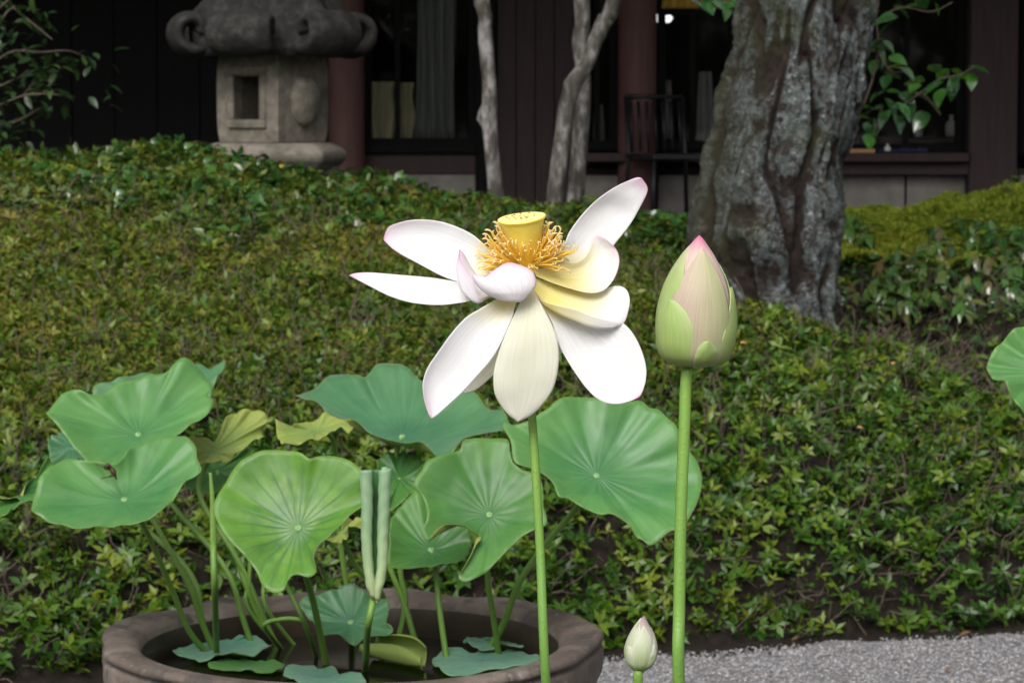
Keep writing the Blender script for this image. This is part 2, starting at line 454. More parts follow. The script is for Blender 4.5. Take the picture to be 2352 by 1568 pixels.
# ------------------------------------------------------------------ leaf shapes
def leaf_mesh(name, L, W, m, fold=.25, bend=.2, tip=.5, n=4, stalk=0.0):
    """One leaf along +Y, lying in XY, folded along its midrib and bending down at the tip."""
    V, Fc = [], []
    for i in range(n + 1):
        t = i / n
        w = W * .5 * (math.sin(math.pi * t ** tip * .98 + .02) if 0 < t < 1 else .04)
        y = stalk + L * t; z = -bend * L * t * t
        V += [(-w, y, z + fold * w), (0, y, z), (w, y, z + fold * w)]
        if i:
            a = (i - 1) * 3
            Fc += [(a, a + 1, a + 4, a + 3), (a + 1, a + 2, a + 5, a + 4)]
    return mesh(name, V, Fc, m)
def xform(V, rot, loc=(0, 0, 0), sc=1.0):
    Mx = Euler(rot).to_matrix()
    return [tuple(Mx @ (Vector(v) * sc) + Vector(loc)) for v in V]
def raw_leaf(L, W, fold=.25, bend=.2, tip=.62, n=3):
    V, Fc = [], []
    for i in range(n + 1):
        t = i / n
        w = W * .5 * (math.sin(math.pi * t ** tip) if 0 < i < n else .03)
        y = L * t; z = -bend * L * t * t
        V += [(-w, y, z + fold * w), (0, y, z), (w, y, z + fold * w)]
        if i:
            a = (i - 1) * 3
            Fc += [(a, a + 1, a + 4, a + 3), (a + 1, a + 2, a + 5, a + 4)]
    return V, Fc
def rosette(name, m, nl, L, W, el0, el1, seed, rise=.3):
    rs = random.Random(seed); P = []
    for k in range(nl):
        az = 2 * math.pi * k / nl * 1.0 + rs.uniform(-.4, .4)
        l = L * rs.uniform(.7, 1.15)
        v, f = raw_leaf(l, W * rs.uniform(.8, 1.15), rs.uniform(.1, .4), rs.uniform(.05, .35), n=2)
        P.append((xform(v, (rs.uniform(el0, el1), rs.uniform(-.3, .3), az), (0, 0, rs.uniform(0, rise) * L)), f))
    return mesh(name, *join(P), m)

# ------------------------------------------------------------------ scatter through geometry nodes (uncountable cover only)
def scatter(name, pts, rots, scl, protos, label, cat, parent=None):
    cl = bpy.data.collections.new(name + '_shapes')
    for k, me in enumerate(protos):
        cl.objects.link(bpy.data.objects.new('%s_shape_%02d' % (name, k), me))
    me = bpy.data.meshes.new(name)
    N = len(pts)
    me.vertices.add(N); me.vertices.foreach_set('co', np.asarray(pts, float).ravel())
    a = me.attributes.new('rot', 'FLOAT_VECTOR', 'POINT'); a.data.foreach_set('vector', np.asarray(rots, float).ravel())
    a = me.attributes.new('scl', 'FLOAT', 'POINT'); a.data.foreach_set('value', np.asarray(scl, float).ravel())
    a = me.attributes.new('pid', 'INT', 'POINT'); a.data.foreach_set('value', rng.integers(0, len(protos), N).astype(np.int32))
    me.update()
    o = obj(name, me, parent)
    g = bpy.data.node_groups.new(name + '_nodes', 'GeometryNodeTree')
    g.interface.new_socket('Geometry', in_out='INPUT', socket_type='NodeSocketGeometry')
    g.interface.new_socket('Geometry', in_out='OUTPUT', socket_type='NodeSocketGeometry')
    gi = g.nodes.new('NodeGroupInput'); go = g.nodes.new('NodeGroupOutput')
    ip = g.nodes.new('GeometryNodeInstanceOnPoints')
    ci = g.nodes.new('GeometryNodeCollectionInfo')
    ci.inputs['Collection'].default_value = cl
    ci.inputs['Separate Children'].default_value = True; ci.inputs['Reset Children'].default_value = True
    def na(nm, ty):
        q = g.nodes.new('GeometryNodeInputNamedAttribute'); q.data_type = ty; q.inputs['Name'].default_value = nm; return q.outputs['Attribute']
    er = g.nodes.new('FunctionNodeEulerToRotation')
    Lk = g.links.new
    Lk(gi.outputs[0], ip.inputs['Points']); Lk(ci.outputs[0], ip.inputs['Instance'])
    ip.inputs['Pick Instance'].default_value = True
    Lk(na('pid', 'INT'), ip.inputs['Instance Index']); Lk(na('rot', 'FLOAT_VECTOR'), er.inputs[0]); Lk(er.outputs[0], ip.inputs['Rotation'])
    Lk(na('scl', 'FLOAT'), ip.inputs['Scale']); Lk(ip.outputs[0], go.inputs[0])
    o.modifiers.new('scatter', 'NODES').node_group = g
    return tag(o, label, cat, kind='stuff')
def rots_to(nrm, up=.5, jit=.35):
    """Euler angles turning +Z towards a blend of the surface normal and the vertical, spun at random."""
    N = len(nrm)
    d = nrm * (1 - up) + np.array([0, 0, 1.0]) * up + rng.normal(0, jit, (N, 3))
    d /= np.linalg.norm(d, axis=1)[:, None]
    out = np.empty((N, 3)); sp = rng.uniform(0, 2 * math.pi, N)
    out[:, 0] = 0
    th = np.arccos(np.clip(d[:, 2], -1, 1)); ph = np.arctan2(d[:, 1], d[:, 0])
    # R = Rz(ph) Ry(th) Rz(sp)  ->  xyz euler
    c1, s1, c2, s2, c3, s3 = np.cos(ph), np.sin(ph), np.cos(th), np.sin(th), np.cos(sp), np.sin(sp)
    r00 = c1 * c2 * c3 - s1 * s3; r10 = s1 * c2 * c3 + c1 * s3; r20 = -s2 * c3; r21 = s2 * s3; r22 = c2
    out[:, 0] = np.arctan2(r21, r22); out[:, 1] = np.arcsin(np.clip(-r20, -1, 1)); out[:, 2] = np.arctan2(r10, r00)
    return out
def sample(n, x0, x1, y0, y1, keep):
    x = rng.uniform(x0, x1, n); y = rng.uniform(y0, y1, n)
    nr = land_n(x, y); w = 1 / nr[:, 2]
    k = (rng.uniform(0, 3.2, n) < w) & (np.abs(x) < .23 * y + 1.15) & keep(x, y)
    return x[k], y[k], nr[k]
def moss_zone(x, y):  # the mossy mound behind the tree
    e = 9.98 + .14 * np.sin(3 * x) + .07 * np.sin(11 * x)
    return (x > .75) & (y > e)
def dip_zone(x, y):
    return (x > .62) & (y > 8.42 - .25 * np.clip(x - 1.0, 0, .8)) & ~moss_zone(x, y)
def ridge_zone(x, y):
    e = 9.35 + .3 * np.sin(2.3 * x + .5) + .12 * np.sin(9 * x)
    return (y > e) & ~moss_zone(x, y) & (x < .95)
lo = lambda x, y: (y > base_y(x) - .01)
# azalea cover
PA = [rosette('azalea_sprig', MT['sprig'], nl, .0255, .0120, .10, .95, sd_) for nl, sd_ in ((5, 1), (6, 2), (7, 3), (5, 4), (6, 5), (4, 6))]
x, y, nr = sample(290000, -3.9, 3.9, 5.7, 10.7, lambda x, y: lo(x, y) & ~moss_zone(x, y) & ~(dip_zone(x, y) & (rng.uniform(0, 1, x.size) < .88)) & ~(ridge_zone(x, y) & (rng.uniform(0, 1, x.size) < .40)))
steep = 1 - nr[:, 2]
# thin, twiggy patches on the steep front face
pat = np.sin(4.1 * x + 2 * y) * np.sin(3.3 * x - 5 * y + 1) + .6 * np.sin(9 * x + 7 * y)
keep = rng.uniform(0, 1, x.size) > np.clip((steep - .12) * .8, 0, .22) + np.clip(pat - .7, 0, .5) * .6
x, y, nr = x[keep], y[keep], nr[keep]
dep = rng.uniform(-.05, .032, x.size)
pts = np.c_[x, y, land(x, y)] + nr * dep[:, None]
hedge = thing('azalea_hedge', (0, 6.6, 0), 'low clipped azalea hedge covering the garden bank behind the clay pot', 'hedge')
near = np.argsort(pts[:, 1] + .4 * np.abs(pts[:, 0] - .3) - .5 * dep)[:4000]
inv = near[(np.abs(pts[near, 0]) < .17 * pts[near, 1]) & (dep[near] > .008)][:300]
rest = np.ones(len(pts), bool); rest[inv] = False
rt = rots_to(nr, .40, .55); sc_ = rng.uniform(.75, 1.45, len(pts))
hp = np.array(hedge.location)
for i in inv:
    o = obj('leaf_sprig', PA[int(i) % len(PA)], hedge, Vector(pts[i] - hp)); o.rotation_euler = rt[i]; o.scale = (sc_[i] * 1.15,) * 3
scatter('foliage', (pts - hp)[rest], rt[rest], sc_[rest], PA, None, None, hedge)
# short matt shoots that make the clipped top of the slope a fine carpet
MT['shoot'] = m_leafset('azalea_shoot', [(0.0, (.028, .065, .008)), (.3, (.065, .11, .012)), (.55, (.115, .135, .016)), (.78, (.16, .145, .022)), (1.0, (.14, .085, .025))], .7, .2, zone=.05)
PS = [rosette('azalea_shoot', MT['shoot'], nl, .0125, .0062, .2, 1.15, sd_, .9) for nl, sd_ in ((6, 31), (7, 32), (8, 33), (6, 34))]
def carpet(x, y):
    e = 7.35 + .5 * np.clip(x, 0, 2) + .25 * np.sin(2.1 * x) + .12 * np.sin(7 * x + 1)
    return (y > e) & ~dip_zone(x, y) & ~moss_zone(x, y) & (~ridge_zone(x, y) | (rng.uniform(0, 1, x.size) < .35))
x, y, nr = sample(420000, -3.9, 3.9, 7.0, 10.4, carpet)
pts = np.c_[x, y, land(x, y)] + nr * rng.uniform(.002, .034, x.size)[:, None]
scatter('shoots', pts - hp, rots_to(nr, .5, .4), rng.uniform(.7, 1.5, len(pts)), PS, None, None, hedge)
# bare twigs inside the hedge
rs = random.Random(5); TW = []
for k in range(5):
    P = [Vector((0, 0, 0))]
    d = Vector((rs.uniform(-.3, .3), rs.uniform(-.3, .3), 1))
    for j in range(5):
        P.append(P[-1] + d.normalized() * .022); d += Vector((rs.uniform(-.5, .5), rs.uniform(-.5, .5), rs.uniform(-.2, .3)))
    parts = [tube(P, np.linspace(.0016, .0007, 6), 4)]
    q = P[2]; parts.append(tube([q, q + Vector((rs.uniform(-.03, .03), rs.uniform(-.03, .03), .03))], [.001, .0005], 4))
    TW.append(mesh('azalea_twig', *join(parts), MT['twig']))
x, y, nr = sample(35000, -3.9, 3.9, 5.8, 9.6, lambda x, y: lo(x, y) & ~moss_zone(x, y))
pts = np.c_[x, y, land(x, y)] - nr * .045
scatter('twigs', pts - hp, rots_to(nr, .2, .6), rng.uniform(.8, 1.7, len(pts)), TW, None, None, hedge)
# broad-leaved cover on the ridge and in the dip behind the tree
PB = [rosette('broad_leaves', MT['ground_leaf'], nl, .062, .040, -.1, .8, sd_, .6) for nl, sd_ in ((3, 11), (4, 12), (5, 13), (3, 14), (4, 15))]
x, y, nr = sample(80000, -3.9, 3.9, 8.2, 10.9, lambda x, y: ridge_zone(x, y) | (dip_zone(x, y) & (rng.uniform(0, 1, x.size) < .8)))
k = rng.uniform(0, 1, x.size) < .30; x, y, nr = x[k], y[k], nr[k]
pts = np.c_[x, y, land(x, y) + rng.uniform(-.015, .03, x.size)]
scatter('broad_leaf_undergrowth', pts, rots_to(nr, .6, .3), rng.uniform(.45, 1.0, len(pts)) * np.where(x > .6, .8, 1.0), PB, 'glossy broad-leaved undergrowth along the top of the bank', 'undergrowth')
# moss on the mound
def tuft(name, seed):
    rs = random.Random(seed); P = []
    for k in range(9):
        v, f = raw_leaf(.012 * rs.uniform(.6, 1.2), .0045, .2, .1, n=2)
        P.append((xform(v, (rs.uniform(.5, 1.3), 0, rs.uniform(0, 6.28)), (rs.uniform(-.007, .007), rs.uniform(-.007, .007), 0)), f))
    return mesh(name, *join(P), MT['moss'])
PM = [tuft('moss_tuft', k) for k in range(4)]
x, y, nr = sample(260000, .6, 3.8, 9.6, 11.3, moss_zone)
pts = np.c_[x, y, land(x, y) - .004 + .022 * np.sin(13 * x + 4 * y) * np.sin(12 * y - 6 * x) + .016 * np.sin(29 * x - 8 * y) * np.sin(24 * y + 9 * x)]
scatter('moss', pts, rots_to(nr, .2, .3), rng.uniform(.8, 2.0, len(pts)), PM, 'bright yellow-green moss covering the mound behind the tree', 'moss')
# loose pebbles on the gravel
PB2 = []
for k in range(5):
    rs = random.Random(k + 40)
    V, Fc = lathe([(.0005, -.6), (.7, -.45), (1.0, 0), (.75, .45), (.0005, .62)], 7)
    V = [((v[0] + rs.uniform(-.15, .15)) * .0052, (v[1] * .8 + rs.uniform(-.15, .15)) * .0052, (v[2] * .75 + rs.uniform(-.1, .1)) * .0052) for v in V]
    PB2.append(mesh('pebble', V, Fc, MT['pebble']))
x = rng.uniform(-.6, 2.3, 70000); y = rng.uniform(5.6, 7.2, 70000)
k = (y < base_y(x) - .13 * rng.uniform(0, 1, x.size) ** .6) & (np.abs(x) < .2 * y + .3); x, y = x[k], y[k]
pts = np.c_[x, y, np.full(x.size, .0008)]
scatter('gravel', pts, np.c_[rng.uniform(-.4, .4, (x.size, 2)), rng.uniform(0, 6.3, x.size)], rng.uniform(.28, .80, x.size) ** 1.2, PB2, 'loose pale grey gravel chips at the foot of the bank', 'gravel')
# ------------------------------------------------------------------ the old wooden building behind the bank
def wood(name, a, b, rough=.7, vs=(1, 1, .08), sc=60):
    return m_simple(name, [(.25, a), (.75, b)], sc, rough, .4, .002, .3, 6, vs)
MT['wood_red'] = wood('russet_post_wood', (.085, .042, .038), (.145, .078, .068), .7)
MT['wood_brown'] = wood('dark_brown_boards', (.036, .023, .023), (.060, .040, .039), .7)
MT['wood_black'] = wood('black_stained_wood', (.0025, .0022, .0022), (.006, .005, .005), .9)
MT['plaster'] = m_simple('grey_plaster', [(.3, (.20, .185, .165)), (.7, (.29, .27, .245))], 12, .9, .3, .003)
MT['curtain_cream'] = m_simple('cream_curtain', [(.3, (.56, .53, .33)), (.7, (.66, .62, .42))], 30, .9, .2, .002, vs=(1, 1, .2))
MT['curtain_grey'] = m_simple('grey_curtain', [(.3, (.20, .21, .20)), (.7, (.28, .29, .27))], 30, .9, .2, .002, vs=(1, 1, .2))
MT['concrete'] = m_simple('concrete_floor', [(.3, (.14, .135, .13)), (.7, (.22, .21, .20))], 8, .9, .3, .003)
MT['roof_tile'] = m_simple('roof_tile', [(.3, (.03, .03, .032)), (.7, (.06, .06, .062))], 10, .6, .2, .003)
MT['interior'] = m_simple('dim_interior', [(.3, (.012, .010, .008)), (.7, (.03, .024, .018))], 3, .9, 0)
s = NT('window_glass')
s.p(Base_Color=(.9, .92, .92), Roughness=.03, Transmission_Weight=1.0, IOR=1.45); MT['glass'] = s.m
FY = 13.0
def wbox(name, px0, px1, py0, py1, Y0, Y1, m, parent, bev=.004, zlo=None, zhi=None):
    a, b = at_y(px0, py1, Y0), at_y(px1, py0, Y0)
    z0 = a.z if zlo is None else zlo; z1 = b.z if zhi is None else zhi
    o = wpart(name, *boxv(a.x, b.x, Y0, Y1, z0, z1), m, parent, smooth=False)
    return bevel(o, bev) if bev else o
GZ0 = .70
house = thing('wooden_building', (0, FY, GZ0), 'dark timber building with russet posts and curtained windows behind the garden', 'building')
TOP = 2.7
def post(px0, px1, m, Y=FY - .06, round_=False):
    a, b = at_y(px0, 300, Y), at_y(px1, 300, Y)
    r = (b.x - a.x) / 2; cx = (a.x + b.x) / 2
    if round_:
        V, Fc = lathe([(r * 1.0, GZ0), (r, 1.4), (r * .98, TOP)], 28)
        V = [(v[0] + cx, v[1] + Y + r, v[2]) for v in V]
        return wpart('post', V, Fc, m, house)
    return bevel(wpart('post', *boxv(a.x, b.x, Y, Y + 2 * r, GZ0, TOP), m, house, smooth=False), .012, 3)
post(752, 836, MT['wood_red'], FY - .16, True)
post(1421, 1510, MT['wood_red'], FY - .16, True)
post(2226, 2338, MT['wood_brown'], FY - .12)
# boards of the shuttered wall panel between the slim trees
xa, xb = at_y(1141, 0, FY).x, at_y(1318, 0, FY).x
nb = 4
for k in range(nb):
    w = (xb - xa) / nb
    bevel(wpart('wall_board', *boxv(xa + k * w + .0015, xa + (k + 1) * w - .0015, FY - .002 * (k % 2), FY + .03, GZ0, TOP), MT['wood_brown'], house, smooth=False), .003)
wbox('wall_backing', 1139, 1320, 0, 500, FY + .032, FY + .06, MT['wood_black'], house, 0, GZ0, TOP)
wbox('corner_post', 1092, 1139, 0, 500, FY - .03, FY + .08, MT['wood_black'], house, .006, GZ0, TOP)
# dark boarded wall beyond the lantern
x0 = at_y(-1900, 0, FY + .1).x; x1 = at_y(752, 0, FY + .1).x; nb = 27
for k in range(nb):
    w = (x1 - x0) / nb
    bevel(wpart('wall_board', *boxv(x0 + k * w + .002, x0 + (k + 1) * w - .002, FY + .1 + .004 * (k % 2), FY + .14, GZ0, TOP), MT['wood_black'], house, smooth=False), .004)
# bay with curtains
def window(px0, px1, py0, py1, bars, rail=None, Y=FY):
    a, b = at_y(px0, py1, Y), at_y(px1, py0, Y)
    w = wpart('window', *join([boxv(a.x, a.x + .035, Y - .01, Y + .05, a.z, b.z), boxv(b.x - .035, b.x, Y - .01, Y + .05, a.z, b.z),
                               boxv(a.x + .035, b.x - .035, Y - .008, Y + .05, a.z, a.z + .04), boxv(a.x + .035, b.x - .035, Y - .008, Y + .05, b.z - .04, b.z)]), MT['wood_black'], house, smooth=False)
    def sub(nm, v, m): return wpart(nm, *v, m, w, smooth=False)
    edges = [a.x + .035] + [at_y(q, 0, Y).x for q in bars] + [b.x - .035]
    for q in edges[1:-1]: sub('mullion', boxv(q - .012, q + .012, Y - .004, Y + .045, a.z + .04, b.z - .04), MT['wood_black'])
    if rail: 
        zr = at_y(px0, rail, Y).z
        sub('rail', boxv(a.x + .036, b.x - .036, Y + .002, Y + .04, zr - .01, zr + .01), MT['wood_black'])
    for l, r_ in zip(edges[:-1], edges[1:]):
        sub('pane', boxv(l + .006, r_ - .006, Y + .018, Y + .022, a.z + .041, b.z - .041), MT['glass'])
    return w
TOPPY = -720
window(836, 1092, TOPPY, 338, [912])
wbox('sill', 834, 1094, 336, 352, FY - .05, FY + .06, MT['wood_black'], house)
wbox('apron_board', 834, 1094, 352, 400, FY - .02, FY + .03, MT['wood_brown'], house)
wbox('foundation_panel', 834, 1092, 401, 520, FY - .01, FY + .05, MT['plaster'], house, .004, GZ0)
def curtain(px0, px1, py0, py1, m, Y, waves, flare=0.0):
    a, b = at_y(px0, py1, Y), at_y(px1, py0, Y)
    nx, nz = 60, 20; V = []
    for j in range(nz):
        t = j / (nz - 1)
        for i in range(nx):
            s_ = i / (nx - 1)
            x = a.x + (b.x - a.x) * s_ + flare * (1 - t) ** 2 * (1 - s_) * -1.0 + .006 * math.sin(9 * t + 4 * s_)
            V.append((x, Y + .018 * math.sin(waves * math.pi * 2 * s_ + .6 * math.sin(3 * t)), a.z + (b.z - a.z) * t))
    o = wpart('curtain', V, grid_faces(nz, nx), m, house)
    return solid(o, .002, 0)
curtain(846, 906, 188, 330, MT['curtain_cream'], FY + .10, 3)
curtain(918, 950, 190, 330, MT['curtain_cream'], FY + .10, 2)
curtain(966, 1046, TOPPY, 330, MT['curtain_grey'], FY + .13, 4, .03)
MT['noren'] = m_simple('yellow_cloth', [(.3, (.42, .26, .04)), (.7, (.55, .36, .07))], 25, .9, .2, .002)
curtain(1520, 1720, -160, 20, MT['noren'], FY - .03, 6)
# shop bays
window(1322, 1421, TOPPY, 345, [1372], 90)
window(1510, 1700, TOPPY, 345, [1592], 30)
window(1700, 1940, TOPPY, 345, [1820], 30)
window(1940, 2226, TOPPY, 352, [2085], None)
window(2340, 2700, TOPPY, 352, [2520], None)
wbox('sill', 1322, 2226, 352, 372, FY - .16, FY + .06, MT['wood_brown'], house)
wbox('sill_beam', 1700, 2226, 374, 402, FY - .10, FY + .0, MT['wood_brown'], house)
for a_, b_ in ((1322, 1420), (1511, 1690), (1692, 2078), (2082, 2226), (2340, 2700)):
    wbox('foundation_panel', a_, b_, 403, 520, FY - .01, FY + .05, MT['plaster'], house, .004, GZ0)
# inner room, ceiling, roof with deep eaves
def slab(nm, x0, x1, y0, y1, z0, z1, m): return wpart(nm, *boxv(x0, x1, y0, y1, z0, z1), m, house, smooth=False)
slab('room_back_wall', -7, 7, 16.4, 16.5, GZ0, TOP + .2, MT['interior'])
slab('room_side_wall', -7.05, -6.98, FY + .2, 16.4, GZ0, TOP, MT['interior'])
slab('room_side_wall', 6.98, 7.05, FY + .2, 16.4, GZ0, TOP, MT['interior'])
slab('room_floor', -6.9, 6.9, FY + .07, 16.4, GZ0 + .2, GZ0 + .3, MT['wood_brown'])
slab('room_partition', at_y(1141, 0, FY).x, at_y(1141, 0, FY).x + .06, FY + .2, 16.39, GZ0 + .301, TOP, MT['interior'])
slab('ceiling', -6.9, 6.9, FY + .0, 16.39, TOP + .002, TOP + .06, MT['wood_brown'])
V = [(-7.6, 10.9, 2.42), (7.6, 10.9, 2.42), (7.6, 15.2, 4.0), (-7.6, 15.2, 4.0), (-7.6, 19, 2.6), (7.6, 19, 2.6)]
V += [(v[0], v[1], v[2] + .14) for v in V]
wpart('roof', V, [(0, 3, 2, 1), (3, 4, 5, 2), (6, 7, 8, 9), (9, 8, 11, 10), (0, 1, 7, 6), (4, 10, 11, 5), (0, 6, 9, 3), (3, 9, 10, 4), (1, 2, 8, 7), (2, 5, 11, 8)], MT['roof_tile'], house, smooth=False)
for k in range(30):
    x = -7.2 + k * .5
    v = [(x, 11.0, 2.36), (x + .06, 11.0, 2.36), (x + .06, 13.05, 3.1), (x, 13.05, 3.1)]
    v += [(q[0], q[1], q[2] + .07) for q in v]
    wpart('rafter', v, [(0, 3, 2, 1), (4, 5, 6, 7), (0, 1, 5, 4), (1, 2, 6, 5), (2, 3, 7, 6), (3, 0, 4, 7)], MT['wood_brown'], house, smooth=False)
bevel(wpart('step', *boxv(.3, 3.2, 12.3, 12.98, .68, .80), MT['concrete'], house, smooth=False), .01)

# ---- things in and before the shop windows
MT['cloth_blue'] = m_simple('indigo_cloth', [(.3, (.012, .02, .06)), (.7, (.03, .045, .11))], 40, .9, .3, .003)
MT['pale_wood'] = wood('pale_wood', (.42, .22, .10), (.55, .32, .17))
MT['white_ceramic'] = m_simple('white_ceramic', [(.3, (.62, .62, .60)), (.7, (.72, .72, .70))], 20, .3, 0)
MT['cloth_grey'] = m_simple('grey_cloth', [(.3, (.50, .48, .46)), (.7, (.70, .68, .64))], 25, .9, .3, .003)
MT['cloth_plum'] = m_simple('plum_cloth', [(.3, (.06, .02, .06)), (.7, (.12, .05, .12))], 25, .9, .3, .003)
MT['metal_black'] = m_simple('black_metal', [(.3, (.012, .012, .013)), (.7, (.02, .02, .022))], 50, .45, 0)
def sill_pt(px, Y): return Vector((at_y(px, 0, Y).x, Y, at_y(1400, 352, FY - .16).z))
p = sill_pt(1978, FY - .11)
t = bevel(obj('serving_board', mesh('serving_board', *boxv(-.065, .065, -.03, .03, 0, .018), MT['pale_wood'], smooth=False), None, p), .004)
tag(t, 'pale wooden board lying on the window sill behind the big tree', 'board')
V = []
for j in range(14):
    for i in range(26):
        V.append((-.11 + .22 * i / 25, -.045 + .09 * j / 13, .006 + .008 * math.sin(i * .7 + j) * math.sin(j * .6) + (.012 if 4 < j < 9 else .004)))
t = solid(obj('folded_cloth', mesh('folded_cloth', V, grid_faces(14, 26), MT['cloth_blue']), None, sill_pt(2075, FY - .10)), .006, -1)
tag(t, 'folded indigo blue cloth lying on the window sill', 'cloth')
def bottle(px, Y, h, r, label, z=None):
    V, Fc = lathe([(.001, 0), (r, 0), (r, h * .55), (r * .85, h * .65), (r * .35, h * .75), (r * .35, h * .95), (r * .42, h), (.001, h)], 16)
    q = sill_pt(px, Y)
    if z: q.z = z
    return tag(obj('bottle', mesh('bottle', V, Fc, MT['white_ceramic']), None, q), label, 'bottle')
bottle(2042, FY - .125, .040, .014, 'small white bottle beside the indigo cloth on the sill')
zi = GZ0 + .3
def table(px0, px1, Y, h, label):
    a, b = at_y(px0, 0, Y).x, at_y(px1, 0, Y).x
    t_ = thing('display_table', ((a + b) / 2, Y, zi), label, 'table')
    w = (b - a) / 2
    bevel(obj('table_top', mesh('table_top', *boxv(-w, w, -.2, .2, h - .03, h), MT['wood_brown'], smooth=False), t_), .004)
    for sx in (-1, 1):
        for sy in (-1, 1):
            obj('leg', mesh('leg', *boxv(sx * (w - .04) - .02, sx * (w - .04) + .02, sy * .16 - .02, sy * .16 + .02, 0, h - .03), MT['wood_brown'], smooth=False), t_)
    return zi + h
h1 = table(1960, 2215, FY + .45, .14, 'low dark display table inside the end window')
bottle(2112, FY + .42, .075, .02, 'small white bottle standing on the low display table', h1)
bottle(2188, FY + .40, .10, .026, 'tall white flask standing at the end of the low display table', h1)
h2 = table(1330, 1690, FY + .7, .12, 'long low display table inside the shop windows')
def hanging(px0, px1, py0, py1, Y, m, label):
    a, b = at_y(px0, py1, Y), at_y(px1, py0, Y); cx = (a.x + b.x) / 2; w = (b.x - a.x) / 2
    V = []
    for j in range(12):
        t_ = j / 11
        for i in range(18):
            s_ = -1 + 2 * i / 17
            V.append((s_ * w * (1 - .3 * t_ ** 2 if t_ > .4 else .96), .02 * math.sin(s_ * 7 + t_) * (1 - t_ * .5), (b.z - a.z) * t_))
    o = solid(obj('hanging_garment', mesh('hanging_garment', V, grid_faces(12, 18), m), None, (cx, Y, a.z)), .004, 0)
    return tag(o, label, 'garment')
hanging(1362, 1388, 240, 335, FY + .55, MT['cloth_grey'], 'pale grey cloth figure standing between the slim trunk and a russet post')
hanging(1515, 1545, 185, 320, FY + .6, MT['cloth_grey'], 'grey garment hanging beside the russet post inside the shop')
hanging(1600, 1640, 165, 345, FY + .6, MT['cloth_grey'], 'pale garment hanging in the middle of the shop window')
hanging(1511, 1530, 290, 345, FY + .5, MT['cloth_plum'], 'plum coloured cloth hung low beside the russet post')
# round-lit lamp inside
lm = NT('lamp_glow'); lm.p(Base_Color=(.9, .9, .9), Emission_Color=(.95, .97, 1.0), Emission_Strength=1.1)
t = thing('ceiling_lamp', at_y(1524, 42, FY + .9), 'small lit white lamp hanging behind the shop window', 'lamp')
V, Fc = lathe([(.001, -.022), (.03, -.02), (.045, 0), (.03, .018), (.001, .02)], 20)
obj('lamp_shade', mesh('lamp_shade', V, Fc, lm.m), t)
obj('cord', mesh('cord', *tube([(0, 0, .018), (0, 0, TOP - t.location.z)], .004, 6), MT['metal_black']), t)
# metal garden chair on the step
c = at_y(1540, 0, 12.7)
t = thing('garden_chair', (c.x, 12.62, .80), 'black metal chair standing between the russet post and the big tree', 'chair', rz=.25)
w, dpt, hs_ = .13, .2, .25
for sx in (-1, 1):
    obj('leg', mesh('leg', *tube([(sx * w * 1.1, -dpt, 0), (sx * w, -dpt * .9, hs_)], .010, 8), MT['metal_black']), t)
    obj('leg', mesh('leg', *tube([(sx * w * 1.1, dpt * 1.1, 0), (sx * w, dpt, hs_), (sx * w, dpt * 1.25, .52)], .010, 8), MT['metal_black']), t)
bevel(obj('seat', mesh('seat', *boxv(-w * 1.1, w * 1.1, -dpt * 1.05, dpt * 1.02, hs_, hs_ + .022), MT['metal_black'], smooth=False), t), .006)
for k in range(7):
    x = -w + 2 * w * (k + .5) / 7
    obj('back_slat', mesh('back_slat', *tube([(x, dpt + .005, hs_ + .03), (x, dpt * 1.22, .50)], .007, 6), MT['metal_black']), t)
obj('back_rail', mesh('back_rail', *tube([(-w, dpt * 1.25, .52), (w, dpt * 1.25, .52)], .011, 8), MT['metal_black']), t)

# ------------------------------------------------------------------ stone lantern
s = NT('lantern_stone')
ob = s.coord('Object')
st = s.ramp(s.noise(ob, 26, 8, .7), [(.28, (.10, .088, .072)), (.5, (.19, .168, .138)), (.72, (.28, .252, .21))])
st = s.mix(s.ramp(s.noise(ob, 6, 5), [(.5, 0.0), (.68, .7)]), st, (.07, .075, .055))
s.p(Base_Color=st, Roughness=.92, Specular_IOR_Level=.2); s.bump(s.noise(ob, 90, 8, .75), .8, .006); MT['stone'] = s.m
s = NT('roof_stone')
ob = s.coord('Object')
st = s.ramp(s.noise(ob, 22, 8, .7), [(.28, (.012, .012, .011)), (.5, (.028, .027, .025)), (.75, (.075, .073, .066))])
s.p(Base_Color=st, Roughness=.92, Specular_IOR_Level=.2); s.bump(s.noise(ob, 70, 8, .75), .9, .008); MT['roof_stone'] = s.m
LY = 10.9
lc = at_y(618, 340, LY)
k2 = LY / F
lant = thing('stone_lantern', (lc.x, LY + .18, land1(lc.x, LY + .18) - .06), 'weathered stone lantern with a scrolled heavy roof on the bank', 'lantern')
o = lant.location
zb = at_y(618, 328, LY).z - o.z          # bottom of the fire box
zt = at_y(618, 122, LY).z - o.z          # top of it
hw = 92 * k2                      # half width of the fire box
rot = R(-35)
def rz(V, a=rot): 
    c_, s_ = math.cos(a), math.sin(a)
    return [(v[0] * c_ - v[1] * s_, v[0] * s_ + v[1] * c_, v[2]) for v in V]
